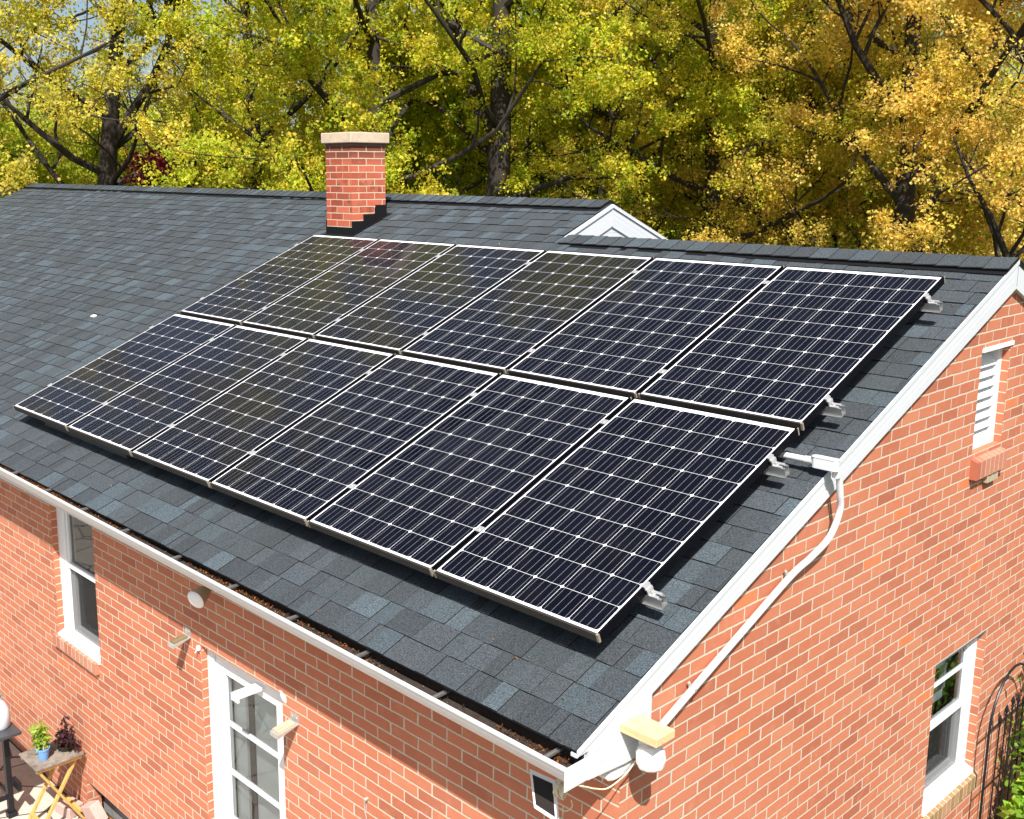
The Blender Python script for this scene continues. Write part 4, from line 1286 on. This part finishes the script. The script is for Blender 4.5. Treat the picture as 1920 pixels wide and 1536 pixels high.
# blue pot with green plant
PXc, PYc, PZ = -5.215, -0.325, -2.681
pt = thing('potted_plant', 'blue plastic pot with a light green leafy plant on the tray table', 'potted plant', (PXc, PYc, PZ))
mb = MB().lathe([(0.036, 0.0), (0.050, 0.085), (0.054, 0.085), (0.055, 0.100), (0.050, 0.100), (0.047, 0.088)], (PXc, PYc, PZ), (0, 0, 1), 24)
loc_build(mb, 'pot', M_bluepot, pt, smooth=True)
mb = MB().lathe([(0.046, 0.0), (0.046, 0.003)], (PXc, PYc, PZ + 0.087), (0, 0, 1), 16); loc_build(mb, 'soil', M_soil, pt)
mb = MB().box(PXc + 0.016, PXc + 0.034, PYc - 0.006, PYc - 0.003, PZ + 0.09, PZ + 0.145); loc_build(mb, 'plant_tag', M_ceram, pt)
st = [[(PXc, PYc, PZ + 0.09), (PXc - 0.02 + dx_, PYc + dy_ * 0.5, PZ + 0.16), (PXc - 0.045 + dx_ * 2, PYc + dy_, PZ + zt__)] for dx_, dy_, zt__ in ((-0.02, 0.02, 0.26), (0.0, -0.02, 0.23), (-0.03, 0.0, 0.20), (0.012, 0.01, 0.27), (-0.01, 0.03, 0.22))]
small_plant(pt, st, 3, 0.062, [(0.34, 0.42, 0.06), (0.42, 0.48, 0.10), (0.24, 0.34, 0.05)], 21, 0.022, droop=0.5)
# purple plant in a dark dish behind
QX, QY = -5.24, -0.13
pt2 = thing('potted_plant', 'purple leaved plant in a dark bowl at the back of the tray table', 'potted plant', (QX, QY, PZ))
mb = MB().lathe([(0.05, 0.0), (0.075, 0.045), (0.078, 0.05), (0.072, 0.05), (0.068, 0.042)], (QX, QY, PZ), (0, 0, 1), 20)
loc_build(mb, 'bowl', M_soil, pt2, smooth=True)
st = [[(QX, QY, PZ + 0.04), (QX + a * 0.5, QY + b * 0.4, PZ + 0.10), (QX + a, QY + b, PZ + c)] for a, b, c in ((-0.05, 0.03, 0.24), (0.0, 0.02, 0.12), (0.10, 0.0, 0.20), (0.15, -0.02, 0.13), (0.05, -0.06, 0.11), (-0.07, -0.02, 0.12), (0.14, 0.04, 0.06), (0.02, -0.07, 0.08))]
small_plant(pt2, st, 5, 0.040, [(0.06, 0.015, 0.035), (0.10, 0.03, 0.055), (0.045, 0.02, 0.02), (0.14, 0.07, 0.08), (0.05, 0.05, 0.02)], 22, 0.018)
# dark cart
ct = thing('grill_cart', 'black metal grill cart with side shelf at the left edge', 'cart', (-5.9, -0.55, GZ))
mb = MB().box(-6.75, -5.44, -0.80, -0.395, -2.535, -2.505); loc_build(mb, 'side_shelf', plain('slate_shelf', (0.045, 0.05, 0.055), 0.35, var=0.3, nscale=20), ct, bevel=0.006)
for (x, y) in ((-5.60, -0.475), (-5.60, -0.76), (-6.6, -0.475), (-6.6, -0.76)):
    mb = MB().box(x - 0.022, x + 0.022, y - 0.022, y + 0.022, GZ + 0.04, -2.536); mb.box(x - 0.035, x + 0.035, y - 0.035, y + 0.035, GZ, GZ + 0.045)
    loc_build(mb, 'leg', M_darkmetal, ct)
mb = MB()
mb.beam((-5.60, -0.498, -3.12), (-5.60, -0.738, -3.12), 0.03, 0.03); mb.beam((-5.623, -0.475, -3.12), (-6.577, -0.475, -3.12), 0.03, 0.03); mb.beam((-5.623, -0.76, -3.12), (-6.577, -0.76, -3.12), 0.03, 0.03)
mb.box(-5.63, -5.50, -0.44, -0.41, -3.05, -2.98)
loc_build(mb, 'lower_frame', M_darkmetal, ct)
# jug and bottle
jg = thing('jug', 'milky plastic jug with blue handle on the dark cart', 'jug', (-5.62, -0.50, -2.504))
mb = MB().lathe([(0.07, 0.0), (0.082, 0.02), (0.085, 0.10), (0.078, 0.16), (0.050, 0.21), (0.028, 0.235), (0.028, 0.26)], (-5.62, -0.50, -2.504), (0, 0, 1), 20)
loc_build(mb, 'jug_body', M_jug, jg, smooth=True)
mb = MB().tube(bez([(-5.585, -0.57, -2.33), (-5.58, -0.62, -2.35), (-5.58, -0.625, -2.42), (-5.585, -0.58, -2.46)]), 0.009, 8); loc_build(mb, 'handle', M_blue, jg, smooth=True)
mb = MB().lathe([(0.03, 0), (0.03, 0.02)], (-5.62, -0.50, -2.244), (0, 0, 1), 14); loc_build(mb, 'cap', plain('teal_cap', (0.02, 0.32, 0.42), 0.4), jg)
ds = thing('dish', 'shallow dark dish resting on the cart shelf near its front edge', 'dish', (-5.60, -0.66, -2.504))
mb = MB().lathe([(0.05, 0.0), (0.085, 0.03), (0.088, 0.034), (0.078, 0.03), (0.045, 0.008)], (-5.60, -0.66, -2.504), (0, 0, 1), 22)
loc_build(mb, 'dish_body', plain('dish_glaze', (0.10, 0.085, 0.06), 0.3, var=0.2), ds, smooth=True)
# tilted pavers by the well
o = MB().obox((-5.03, -0.02, GZ + 0.10), (1, 0.15, 0.45), (0, 1, 0.35), (-0.45, -0.3, 1), (0.075, 0.045, 0.085)).build('paver_stone', M_paver, bevel=0.006, loc=(-5.03, -0.02, GZ))
tag(o, 'pink paver stone leaning under the brick overhang', 'stone')
o = MB().obox((-5.33, -0.10, GZ + 0.045), (1, 0.2, 0), (-0.2, 1, 0), (0, 0, 1), (0.10, 0.07, 0.045)).build('paver_stone', M_paver, bevel=0.006, loc=(-5.33, -0.10, GZ))
tag(o, 'broken pale paver lying under the tray table by the wall', 'stone')

# leaf litter (uncountable)
rgn = np.random.default_rng(5)
n = 12000
gx = 0.17 - (rgn.random(n) ** 1.0) * 9.0
dens = np.sin(gx * 2.3) * 0.5 + np.sin(gx * 5.1 + 1) * 0.3 + np.sin(gx * 0.8) * 0.3
keep = rgn.random(n) < np.clip(0.40 + dens * 0.6, 0.05, 1)
gx = gx[keep]; n = len(gx)
gy = -0.300 - rgn.random(n) * 0.084
gzz = -0.4085 + 0.0097 * np.clip(0.18 - gx, 0, 5.68) + rgn.random(n) * 0.010
lp = np.stack([gx, gy, gzz], 1)
cols = jitcols([(0.36, 0.11, 0.025), (0.22, 0.07, 0.02), (0.50, 0.22, 0.05), (0.12, 0.05, 0.02), (0.07, 0.04, 0.02)], n, rgn)
o = leaf_mesh('gutter_leaf_litter', lp, 0.0125, cols, M_leaf, None, 3, up=1.5)
tag(o, 'brown and orange leaf litter lying in the gutter', 'leaf litter', kind='stuff')
n = 900
lp = np.stack([-4.75 + rgn.normal(0, 0.22, n), -0.03 + rgn.normal(0, 0.07, n), GZ + 0.006 + rgn.random(n) * 0.02], 1)
lp[:, 1] = np.minimum(lp[:, 1], 0.12)
o = leaf_mesh('ground_leaf_litter', lp, 0.035, jitcols([(0.26, 0.15, 0.06), (0.18, 0.09, 0.04), (0.34, 0.22, 0.10)], n, rgn), M_leaf, None, 8, up=1.5)
tag(o, 'dry brown leaves on the ground along the brick wall', 'leaf litter', kind='stuff')
n = 260
u_ = -rgn.random(n) * 15 + 0.1; v_ = rgn.random(n) * 4.2 - 0.4
lp = np.array([tuple(RP(a, b, 0.013 if not (-6.15 < a < 0.05 and -0.05 < b < 3.45) else D + 0.002)) for k_, (a, b) in enumerate(zip(u_, v_)) if not (-6.15 < a < 0.05 and -0.05 < b < 3.45) or k_ % 3 == 0])
o = leaf_mesh('roof_leaf_flecks', lp, 0.016, jitcols([(0.30, 0.22, 0.10), (0.30, 0.12, 0.05), (0.45, 0.40, 0.30), (0.12, 0.10, 0.05)], len(lp), rgn), M_leaf, None, 9, up=1.5)
tag(o, 'tiny leaf flecks scattered over the shingles and panels', 'leaf litter', kind='stuff')
o = MB().obox(RP(-7.757, 1.573, 0.018), (1, .2, 0), (0, 1, .4), (0, -.4, 1), (0.028, 0.02, 0.008)).build('pale_scrap', M_ceram, bevel=0.004, loc=RP(-7.757, 1.573, 0.015))
tag(o, 'small pale scrap lying alone on the open shingles left of the panels', 'scrap')

# ------------------------------------------------------------------ TREES
CAM = Vector(cam.location)
def at(bearing, dist):
    b = math.radians(bearing)
    return (CAM.x - dist * math.sin(b), CAM.y + dist * math.cos(b))

def tree(name, label, bearing, dist, H, rad, pal, seed, trunk_r=0.2, base=0.18, nlimb=15, nleaf=60000, lsize=0.10, lean=(0, 0), clump=0.27, group=None, upward=0.5, cat='tree', gap=0.0, forks=None, vis_top=None):
    rr = random.Random(seed); rg = np.random.default_rng(seed)
    x, y = at(bearing, dist)
    root = thing(name, label, cat, (x, y, GZ), group)
    mb = MB()
    base_p = Vector((x, y, GZ))
    Lean = Vector((lean[0], lean[1], 0))
    # trunk
    tp = []; n = 9
    ph = rr.uniform(0, 6)
    for i in range(n + 1):
        f = i / n
        tp.append(base_p + Vector((0, 0, H * 0.9 * f)) + Lean * (f ** 1.3) * H + Vector((math.sin(f * 5 + ph), math.cos(f * 4 + ph), 0)) * 0.25 * f)
    tr_ = [trunk_r * (1.25 if i == 0 else 1.0) * (1 - 0.85 * (i / n)) + 0.015 for i in range(n + 1)]
    mb.tube(tp, tr_, 9)
    def trunk_at(f):
        k = f * n; i = min(int(k), n - 1); return tp[i].lerp(tp[i + 1], k - i), tr_[i] + (tr_[i + 1] - tr_[i]) * (k - i)
    tips = []
    def limb(p, d, L, r, depth, upw):
        m = 5 if depth < 2 else 3
        pts = [p]; dd = d.normalized()
        for i in range(m):
            dd = (dd + Vector((rr.gauss(0, .16), rr.gauss(0, .16), rr.gauss(0, .10) + upw * 0.22))).normalized()
            pts.append(pts[-1] + dd * (L / m))
        rads = [max(r * (1 - 0.75 * i / m), 0.006) for i in range(m + 1)]
        mb.tube(pts, rads, 6 if depth < 2 else 4, cap=False)
        if depth >= 2:
            tips.append((pts[1].lerp(pts[2], 0.5), 0.8)); tips.append((pts[-1], 1.0)); tips.append((pts[2], 0.9))
            return
        nb = rr.randint(4, 6) if depth == 0 else rr.randint(4, 5)
        for k in range(nb):
            f = 0.28 + 0.72 * (k + rr.random()) / nb
            q = f * m; i = min(int(q), m - 1); pp = pts[i].lerp(pts[i + 1], q - i)
            t_ = (pts[i + 1] - pts[i]).normalized()
            a = Vector((rr.gauss(0, 1), rr.gauss(0, 1), rr.gauss(0, 0.6))); a = (a - t_ * a.dot(t_)).normalized()
            limb(pp, t_ * 0.65 + a * 0.85 + Vector((0, 0, 0.12)), L * (0.50 if depth == 0 else 0.42) * rr.uniform(0.7, 1.15), rads[i] * 0.55, depth + 1, upw * 0.6)
        tips.append((pts[-1], 1.0))
    ga = rr.uniform(0, 6)
    lst = [(base + (0.97 - base) * (k + 0.5 * rr.random()) / nlimb, ga + k * 2.4, None) for k in range(nlimb)]
    for f, a, _ in lst:
        p, r = trunk_at(f)
        g = (f - base) / (1 - base)
        shape = math.sin(math.pi * min(1, (0.22 + 0.78 * g) ** 0.9)) ** 0.6 if g < 0.97 else 0.3
        L = rad * (0.45 + 0.60 * shape) * rr.uniform(0.8, 1.15)
        el = upward * (0.5 + g)
        limb(p, Vector((math.cos(a), math.sin(a), el)), L, min(r * 0.55, 0.09), 0, upward * 0.6)
    if forks:
        for f, dv, L, r in forks:
            p, _ = trunk_at(f); limb(p, Vector(dv), L, r, 0, 0.3)
    trunk = mb.build('trunk', M_bark, None, smooth=True); trunk.parent = root; trunk.matrix_parent_inverse = Matrix.Translation(-base_p)
    # leaves in clumps round the twig ends
    T = np.array([tuple(p) for p, w in tips]); nt = len(T)
    topz = 1.9 + 0.20 * dist
    wz = np.where(T[:, 2] > topz, 0.13, 1.0)
    wz = np.where(T[:, 2] < -1.0, 0.25, wz)
    w = wz * rg.uniform(0.25, 1.6, nt) * (rg.random(nt) > gap)
    cnt = np.maximum((w / w.sum() * nleaf).astype(int), 0)
    idx = np.repeat(np.arange(nt), cnt)
    # sub clumps within each tip
    sub = rg.normal(0, clump * 0.75, (nt, 5, 3)); sub[:, :, 2] *= 0.6
    pick = rg.integers(0, 5, len(idx))
    P_ = T[idx] + sub[idx, pick] + rg.normal(0, clump * 0.30, (len(idx), 3))
    pal = np.asarray(pal, dtype=np.float32)
    clump_k = rg.integers(0, len(pal), (nt, 5)); clump_b = rg.uniform(0.78, 1.2, (nt, 5))
    cc = pal[clump_k[idx, pick]] * 0.7 + pal[rg.integers(0, len(pal), len(idx))] * 0.3
    cc = cc * 1.46 * clump_b[idx, pick][:, None] * rg.uniform(0.75, 1.25, (len(idx), 1)) * rg.uniform(0.9, 1.1, (len(idx), 3))
    sz = np.where(P_[:, 2] > topz, lsize * 1.9, lsize)
    sz = np.where(P_[:, 2] < -1.2, lsize * 1.9, sz)
    o = leaf_mesh('crown', P_, sz, np.clip(cc, 0.003, 0.9), M_leaf, None, seed + 1, droop=0.5, aspect=0.75)
    o.parent = root; o.matrix_parent_inverse = Matrix.Translation(-base_p)
    return root

YEL = [(0.46, 0.36, 0.05), (0.38, 0.32, 0.040), (0.52, 0.42, 0.085), (0.29, 0.28, 0.035)]
YGR = [(0.40, 0.36, 0.028), (0.31, 0.33, 0.024), (0.46, 0.37, 0.035), (0.22, 0.27, 0.02)]
GRN = [(0.20, 0.27, 0.018), (0.28, 0.32, 0.02), (0.15, 0.21, 0.015), (0.36, 0.34, 0.025)]
ORG = [(0.52, 0.345, 0.085), (0.46, 0.31, 0.065), (0.56, 0.39, 0.12), (0.36, 0.31, 0.045)]
ORY = [(0.48, 0.36, 0.065), (0.42, 0.35, 0.05), (0.33, 0.32, 0.035), (0.50, 0.34, 0.075)]
G1 = 'tall trees standing behind the house'
QUAL = 1.0
def px2b(px): return 47.68 + math.degrees(math.atan((799 - px) / 2024))
TREES = [
 ('yellow leafed tree with leaning dark forked trunk behind the left end of the roof', 190, 27.0, 15, 5.6, YEL, 101, 0.30, dict(lean=(0.03, 0.06), nlimb=11, gap=0.42, forks=[(0.42, (0.45, 0.6, 0.8), 5.0, 0.13), (0.36, (0.5, 0.6, 0.35), 4.6, 0.10), (0.33, (-0.4, -0.9, 0.15), 5.0, 0.12), (0.38, (-0.2, -0.9, 0.3), 4.5, 0.10)])),
 ('yellow tree at the far left edge, long bare limbs low over the roof', -150, 25.0, 14, 5.5, YEL, 102, 0.28, dict(nlimb=13, gap=0.35)),
 ('yellow green tree between the leaning tree and the chimney', 480, 29.0, 16, 5.2, YEL[:2] + YGR, 103, 0.24, dict(nlimb=15, gap=0.30)),
 ('bright yellow green tree right behind the chimney', 700, 25.0, 16, 4.8, YGR, 104, 0.24, dict(nlimb=17)),
 ('large tree with thick dark double trunk right of the chimney', 925, 25.0, 17, 4.8, YGR + YEL[:1], 105, 0.36, dict(nlimb=15, forks=[(0.38, (-0.5, -0.3, 1.2), 5.0, 0.18)])),
 ('green tree with grey dead twigs above the white gable', 1130, 28.0, 16, 4.6, GRN + YGR, 106, 0.28, dict(nlimb=16)),
 ('mixed gold and green tree above the middle of the low ridge', 1330, 26.0, 16, 4.6, ORY + YGR[:2], 107, 0.22, dict(nlimb=17)),
 ('gold tree left of the straight dark trunk, with small sky gaps', 1500, 29.0, 16, 4.6, ORY, 108, 0.22, dict(nlimb=17, gap=0.1)),
 ('orange gold tree with a straight dark trunk behind the right of the ridge', 1690, 23.0, 15, 4.4, ORG + ORY[:1], 109, 0.24, dict(nlimb=18, upward=0.8)),
 ('pale orange tree at the right edge with sky showing through', 1930, 22.0, 14, 4.2, ORG, 110, 0.18, dict(nlimb=15, gap=0.42, upward=0.9)),
]
for lab, px, dist, H, rad, pal, seed, tr_, kw in TREES:
    kw['gap'] = kw.get('gap', 0) + 0.14
    nl = int((84000 - 44000 * kw.get('gap', 0) * 2) * QUAL)
    kk = dict(nleaf=nl, lsize=0.080 if px < 1250 else 0.068, group=G1); kk.update(kw)
    tree('maple_tree', lab, px2b(px), dist, H, rad, pal, seed, tr_, **kk)
BACK = [
 ('tall dark green tree in the second row behind the yellow trees at far left', 60, 40, 6.4, 4.2, GRN + YEL[:1], 201),
 ('olive tree in the second row behind the gap left of the chimney', 400, 43, 6.6, 4.2, YGR + GRN, 202),
 ('dark green tree in the second row behind the chimney', 640, 38, 11, 5.5, GRN + YGR, 203),
 ('shaded green tree in the second row behind the double trunk', 860, 37, 12, 5.5, GRN, 204),
 ('dense green tree in the second row above the white gable', 1090, 37, 11.5, 5.5, GRN, 205),
 ('dense olive tree in the second row behind the gold trees', 1330, 37, 12, 5.5, GRN + ORY[:2], 206),
 ('dark green tree in the second row behind the straight trunk', 1600, 35, 11.5, 5.2, GRN + ORG[:1], 207),
 ('low green tree in the second row at the right edge', 1880, 38, 6.8, 4.0, GRN + ORY[:1], 208),
]
for lab, px, dist, H, rad, pal, seed in BACK:
    tree('background_tree', lab, px2b(px), dist, H, rad, pal, seed, 0.25, nleaf=int(30000 * QUAL), lsize=0.115, clump=0.42, nlimb=16, group='second row of trees behind the house', base=0.12)
# understorey bushes that close the view under the crowns
BUSH = [(-60, 33, YGR), (140, 32, GRN + YEL[:1]), (330, 34, YGR), (520, 33, YEL), (720, 31, YGR), (900, 31, GRN), (1060, 32, GRN + YGR), (1230, 30, YGR), (1400, 31, YGR + ORG[:1]), (1570, 29, ORY), (1740, 29, GRN + ORG), (1920, 30, ORG)]
bl = ['lime green bush under the far left limbs', 'dark green bush behind the left roof end', 'olive bush beside the dark red shrub', 'yellow bush low behind the roof left of the chimney', 'lime bush low behind the chimney', 'dark green bush under the double trunk', 'green bush left of the white gable', 'lime bush right of the white gable', 'gold flecked bush over the low ridge', 'golden bush left of the straight dark trunk', 'dark green bush right of the straight dark trunk', 'orange bush at the far right of the ridge']
for (px, dist, pal), lab in zip(BUSH, bl):
    tree('tall_bush', lab, px2b(px), dist, 5.9 if px in (-60, 140, 330, 1920) else 7.8, 2.8 if px in (-60, 140, 330, 1920) else 3.4, pal, 300 + int(px), 0.10, nleaf=int(30000 * QUAL), lsize=0.105, clump=0.36, nlimb=13, base=0.06, group='bushes below the trees', cat='bush')
RED = [(0.08, 0.005, 0.012), (0.11, 0.008, 0.016), (0.05, 0.004, 0.008)]
tree('red_shrub', 'dark red leaved shrub showing just above the left ridge', px2b(262), 25.5, 5.5, 1.5, RED, 400, 0.06, nleaf=5000, lsize=0.10, clump=0.25, nlimb=9, base=0.15, cat='shrub')

# far wood that closes the horizon
n = 60000
b = np.radians(rgn.uniform(-10, 100, n)); dd = rgn.uniform(75, 110, n)
hx = CAM.x - dd * np.sin(b); hy = CAM.y + dd * np.cos(b)
top_h = 4.8 + 2.2 * np.sin(b * 23) + 1.6 * np.sin(b * 57 + 1)
hz = GZ + rgn.random(n) ** 0.7 * (top_h - 0)
far = leaf_mesh('distant_wood', np.stack([hx, hy, hz], 1), 0.95, jitcols(GRN + YGR, n, rgn), M_leaf, None, 77)
tag(far, 'distant strip of woodland seen between the trunks', 'woodland', kind='stuff')
